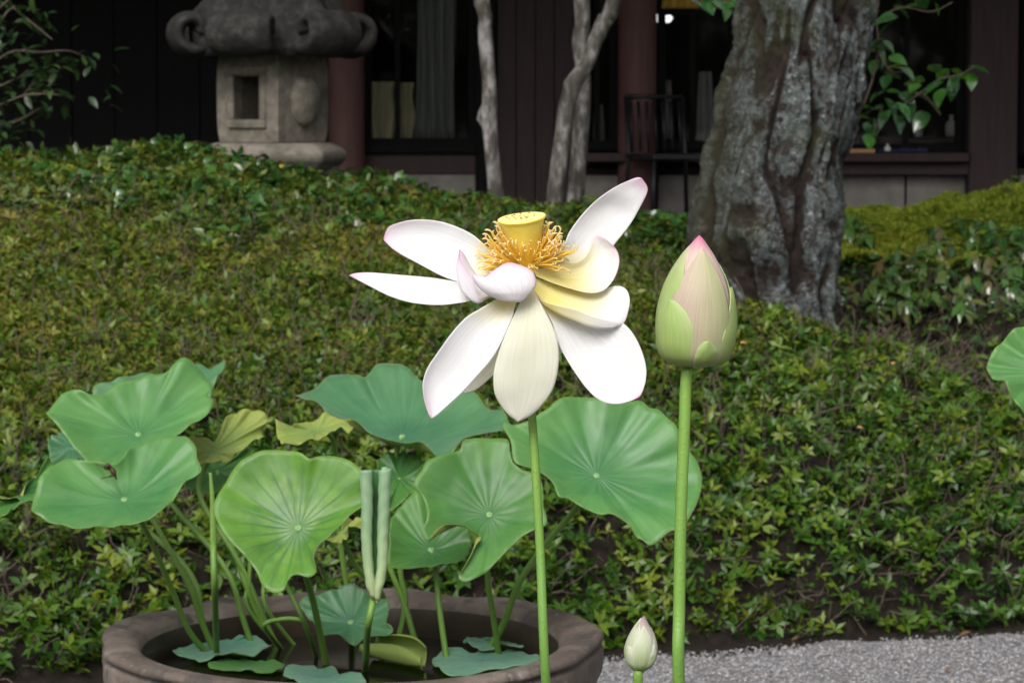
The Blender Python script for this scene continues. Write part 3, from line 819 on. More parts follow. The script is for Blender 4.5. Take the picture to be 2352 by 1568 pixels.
# fire box: slightly barrel shaped, with window frames on each face
nz = 9; V = []; Fc = []; ns = 8
ring = []
for sx, sy, ex, ey in ((-1, -1, 1, 0), (1, -1, 0, 1), (1, 1, -1, 0), (-1, 1, 0, -1)):
    for q in range(ns): ring.append((sx + ex * 2 * q / ns, sy + ey * 2 * q / ns))
for j in range(nz):
    t_ = j / (nz - 1); f = 1.0 - .05 * abs(2 * t_ - 1) ** 4
    for (a, b) in ring: V.append((a * hw * f, b * hw * f, zb + (zt - zb) * t_))
m_ = len(ring)
win = {}
def is_open(i, j, side): return False
for j in range(nz - 1):
    for i in range(m_):
        side, q = divmod(i, ns)
        if side in (0, 2) and 2 <= q <= 5 and 2 <= j <= 5: continue      # the square window right through
        Fc.append((j * m_ + i, j * m_ + (i + 1) % m_, (j + 1) * m_ + (i + 1) % m_, (j + 1) * m_ + i))
Fc.append(tuple(range(m_ - 1, -1, -1))); Fc.append(tuple((nz - 1) * m_ + i for i in range(m_)))
fb = solid(obj('fire_box', mesh('fire_box', rz(V), Fc, MT['stone'], smooth=False), lant), .06, -1)
bevel(fb, .012, 3)
# raised square frame round the window, raised moon disc on the next face, oval boss beyond
wz0 = zb + (zt - zb) * .22; wz1 = zb + (zt - zb) * .80; ww = hw * .62
fr = join([boxv(-ww, ww, -hw - .012, -hw + .01, wz0 - .02, wz0 + .012), boxv(-ww, ww, -hw - .012, -hw + .01, wz1 - .012, wz1 + .02),
           boxv(-ww, -ww + .03, -hw - .010, -hw + .01, wz0 + .012, wz1 - .012), boxv(ww - .03, ww, -hw - .010, -hw + .01, wz0 + .012, wz1 - .012)])
bevel(obj('window_frame', mesh('window_frame', rz(fr[0]), fr[1], MT['stone'], smooth=False), fb), .006)
def disc(nm, side, r, dome):
    V, Fc = lathe([(r, 0), (r * .96, dome * .5), (r * .7, dome * .9), (.001, dome)], 26)
    out = []
    for v in V:
        p_ = (v[0], v[1], v[2])
        out.append((hw + p_[2] - .004, p_[0], (zb + zt) / 2 - .01 + p_[1] * 1.25) if side == 1 else (-p_[0], hw + p_[2], (zb + zt) / 2 + p_[1]))
    return obj(nm, mesh(nm, rz(out), Fc, MT['stone']), fb)
disc('moon_disc', 1, hw * .52, .05)
# platform with legs
hp_ = 178 * k2
nP = 6
def hexr(r, z, a0=R(15)): return [(r * math.cos(a0 + 2 * math.pi * i / nP), r * math.sin(a0 + 2 * math.pi * i / nP), z) for i in range(nP)]
V = hexr(hp_ * .82, zb - .11) + hexr(hp_ * 1.0, zb - .065) + hexr(hp_ * 1.0, zb - .035) + hexr(hp_ * .80, zb - .002)
Fc = grid_faces(4, nP, True) + [tuple(range(nP - 1, -1, -1)), tuple(3 * nP + i for i in range(nP))]
bevel(obj('platform', mesh('platform', V, Fc, MT['stone'], smooth=False), lant), .012, 3)
for i in range(4):
    a = R(-35 + 45 + 90 * i)
    P = [(math.cos(a) * hp_ * .62, math.sin(a) * hp_ * .62, zb - .09), (math.cos(a) * hp_ * .70, math.sin(a) * hp_ * .70, (zb - .09) * .5), (math.cos(a) * hp_ * .86, math.sin(a) * hp_ * .86, -.02)]
    obj('leg', mesh('leg', *tube(cr(P, 8), np.linspace(.065, .05, 8), 10), MT['stone']), lant)
# roof: six ribs ending in scrolls, drooping eaves between
rr = 196 * k2
zr = zt
nA, nR = 96, 14; V = []
for j in range(nR):
    t_ = j / (nR - 1)
    for i in range(nA):
        a = 2 * math.pi * i / nA
        hexf = 1 - .12 * (1 - abs(math.cos(3 * (a - .25)))) * t_
        r_ = .05 + (rr - .05) * t_ * hexf
        rib = abs(math.cos(3 * (a - .25))) ** 6
        z = zr + .42 * (1 - t_) ** 1.25 + .075 + .075 * rib * t_ ** .5 - .035 * (1 - rib) * t_ ** 2
        V.append((r_ * math.cos(a), r_ * math.sin(a), z))
n0 = len(V)
for i in range(nA):
    a = 2 * math.pi * i / nA; hexf = 1 - .12 * (1 - abs(math.cos(3 * (a - .25))))
    V.append((rr * hexf * .97 * math.cos(a), rr * hexf * .97 * math.sin(a), zr - .012))
for i in range(nA):
    a = 2 * math.pi * i / nA
    V.append((rr * .55 * math.cos(a), rr * .55 * math.sin(a), zr - .004))
Fc = grid_faces(nR + 2, nA, True)
Fc.append(tuple(range(nA))); Fc.append(tuple((nR + 1) * nA + i for i in range(nA - 1, -1, -1)))
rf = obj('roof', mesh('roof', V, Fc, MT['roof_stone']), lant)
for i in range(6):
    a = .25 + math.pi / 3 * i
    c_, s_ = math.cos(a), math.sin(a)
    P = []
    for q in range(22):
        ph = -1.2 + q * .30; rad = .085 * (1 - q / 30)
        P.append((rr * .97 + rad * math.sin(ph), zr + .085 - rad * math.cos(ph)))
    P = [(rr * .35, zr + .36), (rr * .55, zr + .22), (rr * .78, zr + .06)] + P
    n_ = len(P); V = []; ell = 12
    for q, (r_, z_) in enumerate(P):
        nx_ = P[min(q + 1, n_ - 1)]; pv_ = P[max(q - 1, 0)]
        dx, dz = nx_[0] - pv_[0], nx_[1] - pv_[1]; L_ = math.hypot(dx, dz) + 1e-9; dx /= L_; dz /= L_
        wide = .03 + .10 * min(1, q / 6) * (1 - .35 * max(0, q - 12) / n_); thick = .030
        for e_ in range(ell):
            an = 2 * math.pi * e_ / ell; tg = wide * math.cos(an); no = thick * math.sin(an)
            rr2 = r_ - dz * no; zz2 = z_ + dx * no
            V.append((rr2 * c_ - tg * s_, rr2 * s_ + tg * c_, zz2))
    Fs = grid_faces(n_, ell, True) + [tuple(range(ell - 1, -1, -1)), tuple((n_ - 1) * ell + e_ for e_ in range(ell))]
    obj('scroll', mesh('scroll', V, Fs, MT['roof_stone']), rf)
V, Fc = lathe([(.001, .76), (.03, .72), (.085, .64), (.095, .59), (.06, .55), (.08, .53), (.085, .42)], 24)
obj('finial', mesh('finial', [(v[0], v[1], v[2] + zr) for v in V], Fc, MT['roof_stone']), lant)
# ------------------------------------------------------------------ big lichened tree
s = NT('lichen_bark')
ob = s.coord('Object')
fis = s.n('ShaderNodeAttribute', attribute_name='tint').outputs['Color']     # relief of the bark itself: 0 in a fissure, 1 on a plate
fx = s.n('ShaderNodeSeparateColor', {'Color': fis}).outputs[0]
bark = s.ramp(s.noise(s.mapv(ob, (1, 1, .35)), 22, 8, .7), [(.3, (.012, .009, .008)), (.55, (.030, .022, .018)), (.75, (.058, .044, .034))])
l1 = s.noise(ob, 14, 9, .72, .6)
l2 = s.noise(ob, 46, 8, .7, .8)
lich = s.math('ADD', s.math('MULTIPLY', l1, .45), s.math('MULTIPLY', l2, .35))
lich = s.math('ADD', lich, s.math('MULTIPLY', s.noise(ob, 3.2, 3), .20))
lich = s.math('MULTIPLY', s.ramp(lich, [(.44, 0.0), (.50, 1.0)]), s.ramp(fx, [(.15, 0.0), (.5, 1.0)]))
lc_ = s.ramp(s.noise(ob, 30, 8, .75), [(.3, (.040, .054, .050)), (.5, (.092, .110, .107)), (.62, (.19, .212, .214)), (.75, (.42, .445, .45))])
c = s.mix(s.math('MULTIPLY', lich, .88), bark, lc_)
wh = s.ramp(s.noise(ob, 75, 6, .75, 1.0), [(.57, 0.0), (.63, 1.0)])
c = s.mix(s.math('MULTIPLY', s.math('MULTIPLY', wh, s.ramp(fx, [(.3, 0.0), (.6, 1.0)])), .6), c, (.50, .52, .51))
ms = s.math('MULTIPLY', s.ramp(s.noise(ob, 5, 5, .6), [(.54, 0.0), (.68, 1.0)]), .6)
c = s.mix(ms, c, (.035, .042, .010))
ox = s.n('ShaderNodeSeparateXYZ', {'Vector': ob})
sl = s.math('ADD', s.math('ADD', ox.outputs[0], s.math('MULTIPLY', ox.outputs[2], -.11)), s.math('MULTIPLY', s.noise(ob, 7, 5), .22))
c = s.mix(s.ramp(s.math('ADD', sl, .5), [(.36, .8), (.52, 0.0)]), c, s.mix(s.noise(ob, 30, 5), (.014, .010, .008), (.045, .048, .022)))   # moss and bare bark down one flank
s.p(Base_Color=c, Roughness=.95, Specular_IOR_Level=.15)
s.bump(s.math('ADD', s.noise(ob, 60, 9, .75), s.math('MULTIPLY', l2, .7)), 1.0, .012); MT['lichen_bark'] = s.m
TD = 8.6
rows = [(-1900, 1830, 2060), (-1100, 1800, 2050), (-500, 1760, 2040), (-200, 1722, 2020), (0, 1705, 2004), (100, 1690, 2002), (200, 1662, 1995), (300, 1636, 1978),
        (400, 1608, 1955), (480, 1592, 1957), (560, 1577, 1952), (640, 1590, 1940), (700, 1606, 1935), (745, 1606, 1945), (790, 1580, 1960)]
base = at_y(1770, 740, TD)
tree = thing('big_tree', (base.x, TD, land1(base.x, TD) - .1), 'thick leaning tree trunk with grey-green lichen and deep fissured bark', 'tree')
to = tree.location
C_ = []; Rr = []
for py, xl, xr in rows:
    a, b = at_y(xl, py, TD), at_y(xr, py, TD)
    C_.append(((a.x + b.x) / 2, TD + .02, a.z)); Rr.append((b.x - a.x) / 2)
q = cr([(*c_, r_) for c_, r_ in zip(C_, Rr)], 460)
nS = 220; V = []; tint = []
crev = [(-1.32, 600, 1250), (-1.95, 150, 560), (-.75, 0, 420), (-2.35, 250, 900)]   # long fissures
for i, (cx_, cy_, cz_, r_) in enumerate(q):
    for k in range(nS):
        a = 2 * math.pi * k / nS
        ca, sa = math.cos(a), math.sin(a)
        tw = .75 * (cz_ - to.z)
        P_ = Vector((ca * 1.6 + tw * .3, sa * 1.6, cz_ * 1.15))
        wz = .35 * mnoise.noise(Vector((ca * 3, sa * 3, cz_ * 3)))
        n1 = mnoise.noise(Vector((math.cos(a + tw + wz) * 2.7, math.sin(a + tw + wz) * 2.7, cz_ * 1.5)))
        n2 = mnoise.noise(Vector((math.cos(a + tw + wz) * 6, math.sin(a + tw + wz) * 6, cz_ * 12)))
        n3 = mnoise.noise(Vector((ca * 15, sa * 15, cz_ * 42)))
        n4 = mnoise.noise(Vector((ca * 34, sa * 34, cz_ * 95)))
        ridge = 1 - abs(n1) * 2.2
        fiss = max(0, 1 - abs(n1) * 6.5) * (.5 + .5 * min(1, max(0, .5 + 2 * n2)))           # dark clefts run along the zero line of the broad folds
        pit = max(0, n3 + .3 * n4 - .28) * 1.6
        d = .040 * n1 + .016 * n2 + .009 * n3 + .006 * n4 - .045 * fiss - .014 * pit
        flare = .012 * max(0, .25 - (cz_ - to.z)) / .25 * (1 + math.cos(4 * a + 1))
        rad = r_ * .925 + d + flare
        V.append((cx_ + ca * rad - to.x, cy_ + sa * rad * .95 - to.y, cz_ - to.z))
        g = min(1, max(0, .66 + .9 * n2 + .3 * n4 - 1.6 * fiss - 1.2 * pit))
        tint.append((g, g, g))
obj('trunk', mesh('trunk', V, grid_faces(len(q), nS, True), MT['lichen_bark'], col=tint), tree)
top = Vector(q[0][:3]) if q[0][2] > q[-1][2] else Vector(q[-1][:3])
def crown(parent, centre, rad, n, size, seed, m=None, limbs=None, flat=.7):
    rs = random.Random(seed); Vv, Ff = [], []
    o_ = Vector(parent.location)
    clumps = []
    for _ in range(46):
        d = Vector((rs.gauss(0, 1), rs.gauss(0, 1), rs.gauss(0, 1))).normalized() * rs.uniform(.45, 1.0)
        clumps.append(Vector((d.x * rad, d.y * rad, d.z * rad * flat)))
    for _ in range(n):
        c_ = rs.choice(clumps)
        p_ = Vector(centre) + c_ + Vector((rs.gauss(0, .14), rs.gauss(0, .14), rs.gauss(0, .09))) * rad
        v, f = raw_leaf(size * rs.uniform(.7, 1.3), size * .55, .2, .2, n=2)
        b_ = len(Vv)
        Vv += xform(v, (rs.uniform(-.9, .5), rs.uniform(-.6, .6), rs.uniform(0, 6.28)), p_ - o_); Ff += [tuple(i + b_ for i in k) for k in f]
    obj('crown', mesh('crown', Vv, Ff, m or MT['crown_leaf']), parent)['kind'] = 'stuff'
    for c_ in clumps[:limbs or 9]:
        e = Vector(centre) + c_; st_ = Vector(parent.get('_top'))
        mid = (st_ + e) / 2 + Vector((0, 0, -.15 * rad))
        obj('limb', mesh('limb', *tube([p_ - np.array(o_) for p_ in cr([st_, mid, e], 10)], np.linspace(parent.get('_tr'), .02, 10), 8), MT['twig']), parent)
tree['_top'] = tuple(top - Vector((0, 0, .2))); tree['_tr'] = .10
crown(tree, (top.x - .4, top.y + .7, top.z + .9), 2.7, 6500, .13, 3)  # crown out of view, enlarged to shade the bank below

# ------------------------------------------------------------------ slim mottled trees
s = NT('mottled_bark')
ob = s.coord('Object')
c = s.ramp(s.noise(s.mapv(ob, (1, 1, .4)), 21, 6, .65), [(.40, (.045, .039, .032)), (.48, (.085, .074, .062)), (.54, (.17, .158, .147)), (.63, (.34, .325, .315))])
c = s.mix(s.ramp(s.noise(ob, 9, 5), [(.60, 0.0), (.7, .6)]), c, (.11, .065, .04))
s.p(Base_Color=c, Roughness=.75); s.bump(s.noise(s.mapv(ob, (1, 1, .3)), 60, 6), .6, .004); MT['mottled'] = s.m
def stem_from(pts, Y, wpx, parent, name='trunk', mat='mottled', up=None, bumps=(), fade=.75):
    P = [tuple(at_y(px, py, Y)) for px, py in pts]
    if up: P = [tuple(u) for u in up] + P
    P = P[::-1]
    gz = land1(P[0][0], Y) - .04
    P = [(P[0][0] - (P[1][0] - P[0][0]) * .3, Y, gz)] + [p_ for p_ in P if p_[2] > gz + .03]
    q_ = cr(P, 90); r0 = wpx / 2 * Y / F
    rad = np.linspace(1.08, fade, 90) * r0
    Vt, Ft = tube(q_, rad, 18)
    out = []
    for i in range(90):
        for k in range(18):
            v = Vector(Vt[i * 18 + k]); c_ = Vector(q_[i]); d = v - c_
            f = 1 + .10 * mnoise.noise(v * 9) + .06 * mnoise.noise(v * 30)
            for (bz, ang, amp) in bumps:
                da = math.cos(2 * math.pi * k / 18 - ang)
                f += amp * math.exp(-((q_[i][2] - bz) / .022) ** 2) * max(0, da) ** 3
            out.append(c_ + d * f)
    return wpart(name, out, Ft, MT[mat], parent), Vector(q_[-1]), float(rad[-1])
SY = 11.0
L1 = [z3(p_) for p_ in [(985, 0), (1000, 150), (1015, 350), (1032, 550), (1032, 750), (1042, 900), (1062, 1100), (1080, 1320)]]
b0 = at_y(*L1[-1], SY)
t1 = thing('slim_tree', (b0.x, SY, land1(b0.x, SY) - .04), 'slim single trunk with mottled grey bark before the curtained window', 'tree', 'slim mottled trees by the building')
bz = at_y(*z3((960, 730)), SY).z
_, tp, tr_ = stem_from(L1, SY, 33, t1, up=[(b0.x - .35, SY + .1, 3.3), (b0.x - .25, SY, 2.5)], bumps=((bz, math.pi, 1.0), (at_y(0, 8, SY).z, math.pi, .35)))
t1['_top'] = tuple(tp); t1['_tr'] = tr_ * .8
crown(t1, (tp.x - .5, tp.y - .3, tp.z + .75), 1.6, 4200, .12, 8, limbs=6, flat=.5)  # crown out of view, widened over the lantern to shade it
L2 = [z3(p_) for p_ in [(1812, 0), (1778, 80), (1705, 240), (1640, 400), (1570, 520), (1522, 650), (1492, 850), (1462, 1050), (1432, 1340)]]
L3 = [z3(p_) for p_ in [(1610, 0), (1602, 250), (1612, 400), (1618, 600), (1605, 800), (1585, 1100), (1562, 1330)]]
b0 = at_y(*L2[-1], SY - .1)
t2 = thing('slim_tree', (b0.x, SY - .1, land1(b0.x, SY - .1) - .04), 'slim mottled tree with one leaning and one upright stem beside the shuttered wall', 'tree', 'slim mottled trees by the building')
_, tp, tr_ = stem_from(L2, SY - .1, 36, t2, up=[(b0.x + .62, SY + .1, 3.4), (b0.x + .5, SY, 2.6)], bumps=((at_y(0, 195, SY).z, 3.6, .5), (at_y(0, 30, SY).z, 0, .3)))
stem_from(L3, SY + .12, 37, t2, up=[(b0.x + .05, SY + .3, 3.4), (b0.x + .06, SY + .2, 2.4)])
t2['_top'] = tuple(tp); t2['_tr'] = tr_ * .8
crown(t2, (tp.x - .1, tp.y + .1, tp.z + .8), 1.3, 2600, .11, 9, limbs=6, flat=.55)

# ------------------------------------------------------------------ shrubs with leaves one can tell apart
LM = [leaf_mesh('leaf', .080, .056, MT['shrub_leaf'], f_, b_, .8, 5, .008) for f_, b_ in ((.25, .15), (.35, .3), (.15, .4), (.3, .05))]
def aim(o_, d, roll):
    q_ = Vector(d).normalized().to_track_quat('Y', 'Z')
    o_.rotation_mode = 'QUATERNION'; o_.rotation_quaternion = q_ @ Euler((0, roll, 0)).to_quaternion()
BY = 9.7
sb = Vector((at_y(1905, 520, BY).x, BY, land1(at_y(1905, 520, BY).x, BY) - .02))
shrub = thing('camellia_shrub', sb, 'glossy green camellia shrub half hidden behind the lichened tree trunk', 'shrub')
def z7(p_): return (1895 + p_[0] * .2930, p_[1] * .2930)
br = [[(60, 1900), (120, 1300), (200, 1000), (330, 760), (420, 400), (400, 150), (450, -200)], [(440, 900), (600, 830), (760, 720), (900, 620), (1060, 590), (1170, 520)],
      [(420, 420), (520, 560), (640, 560)], [(410, 160), (600, 60), (830, 95), (1000, 20)], [(445, 850), (400, 1000), (340, 1120)], [(760, 720), (830, 800), (900, 900)]]
for k, b_ in enumerate(br):
    P = [at_y(*z7(p_), BY + .05 * math.sin(k * 2.0 + i)) for i, p_ in enumerate(b_)]
    if k == 0: P = [Vector((sb.x, sb.y, sb.z))] + P
    wpart('branch', *tube(cr(P, 16), np.linspace(.009 if k == 0 else .0045, .002, 16), 6), MT['twig'], shrub)
rs = random.Random(12)
lv = [(450, 80, 20), (600, 80, -30), (500, 140, 200), (420, 390, 160), (510, 370, -30), (430, 420, -70), (400, 500, 230), (530, 590, -25), (540, 510, 150), (620, 550, -25),
      (480, 640, 240), (530, 725, 5), (520, 810, -40), (600, 850, -60), (640, 760, -55), (330, 840, 10), (310, 915, 0), (400, 850, 190), (580, 960, -80), (350, 1010, -100),
      (340, 1110, -95), (400, 1000, -70), (720, 640, 180), (700, 690, 230), (750, 740, -15), (840, 690, 40), (870, 850, -65), (760, 920, -90), (740, 960, 250), (900, 730, -120),
      (1010, 640, 250), (1060, 570, -20), (1150, 620, -80), (1165, 520, 20), (860, 540, 130), (930, 580, 60), (1000, 680, -110), (640, 40, 60), (760, 30, 120), (870, 20, -40),
      (480, -40, 40), (560, -60, 90), (700, -30, 10), (430, 250, 60), (390, 330, 200), (470, 480, 30), (560, 450, -10), (430, 730, 200), (460, 910, -130), (660, 860, -100)]
for (X, Y_, ang) in lv:
    c_ = at_y(*z7((X, Y_)), BY + rs.uniform(-.12, .1))
    o_ = obj('leaf', LM[rs.randrange(4)], shrub, c_ - sb)
    a = R(ang + rs.uniform(-15, 15))
    d = Vector((math.cos(a), rs.uniform(-1.0, -.05), math.sin(a) * .8))
    o_.location -= d.normalized() * .04
    aim(o_, d, rs.uniform(-.6, .6)); f_ = rs.uniform(.75, 1.1); o_.scale = (f_,) * 3
for (px_, py_, ang) in ((1600, 8, -30), (1625, 14, -60), (1650, 6, -20), (1668, 22, -80), (1690, 10, 200), (1700, 34, -100), (1612, -14, 10), (1660, -16, 160)):
    c_ = at_y(px_, py_, 9.3); o_ = obj('leaf', LM[rs.randrange(4)], tree, c_ - to); a = R(ang)
    o_.location -= Vector((math.cos(a), 0, math.sin(a))) * .035
    aim(o_, (math.cos(a), rs.uniform(-.7, -.1), math.sin(a)), rs.uniform(-.6, .6)); o_.scale = (.85,) * 3
wpart('twig', *tube(cr([at_y(1745, -60, 8.9), at_y(1690, -30, 9.2), at_y(1640, -6, 9.3), at_y(1598, 4, 9.3)], 10), np.linspace(.006, .002, 10), 6), MT['twig'], tree)
# dark shrub in the upper corner beyond the lantern
DY = 10.2
LD = [leaf_mesh('leaf', .05, .022, MT['dark_leaf'], f_, b_, .8, 4, .004) for f_, b_ in ((.25, .15), (.35, .3), (.15, .4))]
def z2(p_): return (p_[0] * .36621, p_[1] * .36621)
sb2 = Vector((at_y(-60, 360, DY).x, DY, land1(at_y(-60, 360, DY).x, DY) - .03))
sh2 = thing('evergreen_shrub', sb2, 'dark evergreen shrub with pale bare branches in the shade beside the lantern', 'shrub')
br2 = [[(-160, 900), (0, 800), (130, 750), (250, 680)], [(-160, 720), (0, 660), (150, 600), (300, 590), (470, 610)], [(-160, 620), (0, 540), (110, 490), (180, 440)],
       [(-100, 300), (60, 60), (130, 90), (230, 170), (330, 250)], [(-160, 500), (60, 330), (250, 330), (430, 320), (560, 370)], [(-200, 900), (-170, 500), (-120, 200), (-80, -200)],
       [(150, 600), (220, 520), (330, 500)], [(-100, 150), (100, -40), (250, -100)]]
tips = []
for k, b_ in enumerate(br2):
    P = [at_y(*z2(p_), DY + .08 * math.sin(k * 2.3 + i)) for i, p_ in enumerate(b_)]
    if k == 5: P = [Vector(sb2)] + P
    q_ = cr(P, 18); tips.append(q_)
    wpart('branch', *tube(q_, np.linspace(.009 if k in (5, 0) else .005, .002, 18), 6), MT['twig'], sh2)
for k in range(290):
    q_ = tips[rs.randrange(len(tips))]; c_ = Vector(q_[rs.randrange(3, 18)]) + Vector((rs.gauss(0, .05), rs.gauss(0, .07), rs.gauss(0, .05)))
    o_ = obj('leaf', LD[rs.randrange(3)], sh2, c_ - sb2)
    aim(o_, (rs.uniform(-.6, 1), rs.uniform(-.8, .4), rs.uniform(-.5, .6)), rs.uniform(-.8, .8)); f_ = rs.uniform(.7, 1.25); o_.scale = (f_,) * 3

# ------------------------------------------------------------------ small plants on the bank (each its own)
LP = [leaf_mesh('leaf', .055, .022, MT['ground_leaf'], f_, b_, .75, 4, .006) for f_, b_ in ((.25, .25), (.35, .4), (.2, .1))]
LI = [leaf_mesh('leaf', .045, .040, MT['ground_leaf'], f_, b_, .55, 4, .006) for f_, b_ in ((.2, .25), (.3, .35))]
def plantlet(px, py, n, h, label, group, lm, size, spread=.9):
    g_ = land_ray(px, py)
    t_ = thing('leafy_plant', (g_.x, g_.y, g_.z - .01), label, 'plant', group)
    obj('stem', mesh('stem', *tube(cr([(0, 0, 0), (rs.uniform(-.01, .01), rs.uniform(-.01, .01), h * .6), (rs.uniform(-.015, .015), 0, h)], 6), np.linspace(.0025, .0012, 6), 5), MT['twig']), t_)
    for k in range(n):
        a = 2.4 * k + rs.uniform(-.4, .4)
        o_ = obj('leaf', lm[rs.randrange(len(lm))], t_, (0, 0, h * (.55 + .45 * (k + 1) / n)))
        aim(o_, (math.cos(a), math.sin(a), rs.uniform(-.15, .55) * spread) if k % 2 else (math.cos(a) * .7, -1, rs.uniform(-1.0, -.35)), rs.uniform(-.4, .4)); f_ = size * rs.uniform(.75, 1.2); o_.scale = (f_,) * 3
for k in range(64):
    plantlet(rs.uniform(1955, 2345), 535 + 200 * rs.random() ** 1.2, 7, rs.uniform(.05, .09), 'small glossy-leaved plant growing between the moss mound and the clipped hedge', 'glossy plants in the dip behind the tree', LP, 1.25)
for k in range(16):
    plantlet(rs.uniform(850, 1130), rs.uniform(428, 480), 6, rs.uniform(.04, .08), 'round-leaved plant growing below the grey plaster panel of the building', 'round-leaved plants below the plaster panel', LI, .9)
for k in range(9):
    plantlet(rs.uniform(1430, 1580), rs.uniform(530, 570), 6, rs.uniform(.03, .06), 'small glossy plant at the foot of the bank ridge between bud and tree', 'plants beside the big tree', LP, .85)
for k in range(34):
    plantlet(rs.uniform(5, 830), rs.uniform(365, 500), 5, rs.uniform(.04, .08), 'round-leaved plant growing on the crest of the bank before the lantern', 'round-leaved plants on the crest', LI, rs.uniform(.8, 1.2))
for px, py, n in ((492, 355, 7), (425, 345, 6), (505, 350, 6)):
    plantlet(px, py, n, .06, 'fresh green plant standing against the foot of the stone lantern', 'plants at the foot of the lantern', LI, 1.0)
plantlet(2135, 428, 6, .09, 'lone pale green seedling standing on the crest of the moss mound', None, LP, .8)

# ------------------------------------------------------------------ fallen leaves lying on the hedge
FL = {k: [leaf_mesh('fallen_leaf', .036, .019, MT[k], f_, b_, .7, 4) for f_, b_ in ((.4, .3), (.15, .5))] for k in ('dead_orange', 'dead_pink', 'dead_yellow', 'dead_red', 'dead_brown')}
def fallen(px, py, kind, size=1.0, label=None, group=None, z=.03):
    g_ = land_ray(px, py) if z < .9 else None
    o_ = obj('fallen_leaf', FL[kind][rs.randrange(2)], None, (g_.x, g_.y, g_.z + z))
    o_.rotation_euler = (rs.uniform(.1, .7), rs.uniform(-.5, .5), rs.uniform(0, 6.28)); o_.scale = (size,) * 3
    nm = {'dead_orange': 'orange', 'dead_pink': 'pale pinkish', 'dead_yellow': 'yellow', 'dead_red': 'dark red', 'dead_brown': 'brown'}[kind]
    tag(o_, label or 'withered %s leaf fallen on top of the clipped azaleas' % nm, 'leaf', group or '%s leaves fallen on the azaleas' % nm)
def z8(p_): return (p_[0] * .42117, 315.8 + p_[1] * .42117)
for X, Y_ in ((950, 630), (1160, 720), (1170, 635), (1960, 610), (730, 180), (1200, 590), (1040, 1180), (120, 680), (210, 415), (1500, 490)): fallen(*z8((X, Y_)), 'dead_orange', rs.uniform(.6, 1.0))
for X, Y_ in ((1290, 585), (1710, 655), (1020, 1115), (1070, 1060), (185, 415), (850, 650), (1140, 1190), (1910, 1180), (430, 1050), (570, 1045), (680, 925), (1850, 810), (1650, 1500), (1895, 580)): fallen(*z8((X, Y_)), 'dead_pink', rs.uniform(.55, .95))
for X, Y_ in ((1145, 290), (1955, 350), (1760, 300), (155, 260), (860, 275), (230, 150), (20, 150), (1310, 285), (1730, 230), (10, 170)): fallen(*z8((X, Y_)), 'dead_yellow', rs.uniform(.8, 1.4))
fallen(*z8((945, 985)), 'dead_red', 1.3, 'single dark red leaf caught in a hollow of the azalea slope')
for px, py in ((3430 * .574, 1760 * .574), (1700, 815), (2050, 862), (1720, 1030), (2060, 1040), (2115, 1010)): fallen(px, py, 'dead_orange', .6, 'tiny orange leaf caught in the clipped hedge below the big tree', 'orange leaves in the hedge below the tree')
for px, py in ((1975, 1485), (2100, 1440), (1900, 1430), (2300, 1495), (1650, 1462), (2230, 1450), (1760, 1500), (2180, 1530), (1620, 1540), (2060, 1465), (1840, 1462)):
    g_ = at_z(px, py, .010)
    o_ = obj('fallen_leaf', FL['dead_brown'][rs.randrange(2)], None, (g_.x, g_.y, .010)); o_.rotation_euler = (rs.uniform(-.1, .25), rs.uniform(-.2, .2), rs.uniform(0, 6)); o_.scale = (rs.uniform(.45, 1.0),) * 3
    tag(o_, 'brown dead leaf lying on the pale gravel near the foot of the hedge', 'leaf', 'brown leaves on the gravel')

# ------------------------------------------------------------------ unseen garden trees added across the yard to darken the sky in the window panes
for k_, (gx, gy, gr) in enumerate(((-4.6, -9.5, 2.3), (.3, -10.5, 2.5), (5.2, -9.2, 2.2), (2.9, -12.5, 2.6), (-2.4, -12.8, 2.6))):
    g_ = thing('added_garden_tree', (gx, gy, 0), 'unseen evergreen tree added across the gravel yard to darken the window reflections', 'tree', 'unseen evergreen trees added across the yard')
    obj('trunk', mesh('trunk', *tube(cr([(0, 0, -.05), (.05, 0, 1.0), (.1, .05, 2.2)], 12), np.linspace(.16, .09, 12), 12), MT['twig']), g_)
    g_['_top'] = (gx + .1, gy + .05, 2.1); g_['_tr'] = .08
    crown(g_, (gx, gy, 2.5), gr, 3600, .30, 60 + k_, MT['dark_leaf'], limbs=7, flat=.85)
# ------------------------------------------------------------------ clay pots and water
s = NT('pot_clay')
ob = s.coord('Object')
c = s.ramp(s.noise(ob, 9, 7, .65), [(.3, (.066, .049, .038)), (.5, (.125, .098, .079)), (.7, (.20, .166, .140))])
c = s.mix(s.ramp(s.noise(s.mapv(ob, (1, 1, .6)), 17, 8, .75), [(.50, 0.0), (.60, .8)]), c, (.05, .043, .038))
c = s.mix(s.ramp(s.noise(ob, 60, 6, .8), [(.59, 0.0), (.68, .7)]), c, (.38, .36, .33))
s.p(Base_Color=c, Roughness=s.ramp(s.noise(ob, 14, 4), [(.3, .5), (.7, .8)]), Specular_IOR_Level=.35)
s.bump(s.noise(ob, 55, 8, .7), .5, .004); MT['clay'] = s.m
s = NT('pond_water')
s.p(Base_Color=(.012, .012, .008), Roughness=.06, Specular_IOR_Level=.5, IOR=1.33)
s.bump(s.noise(s.pos(), 22, 2), .08, .004); MT['water'] = s.m
MT['shade_clay'] = m_simple('shade_dark_clay', [(.3, (.018, .013, .008)), (.7, (.045, .033, .022))], 14, .4, .5, .003)  # darker clay colour paints in the shadow on the pot's inner wall
RIM = .521; WZ = RIM - .062
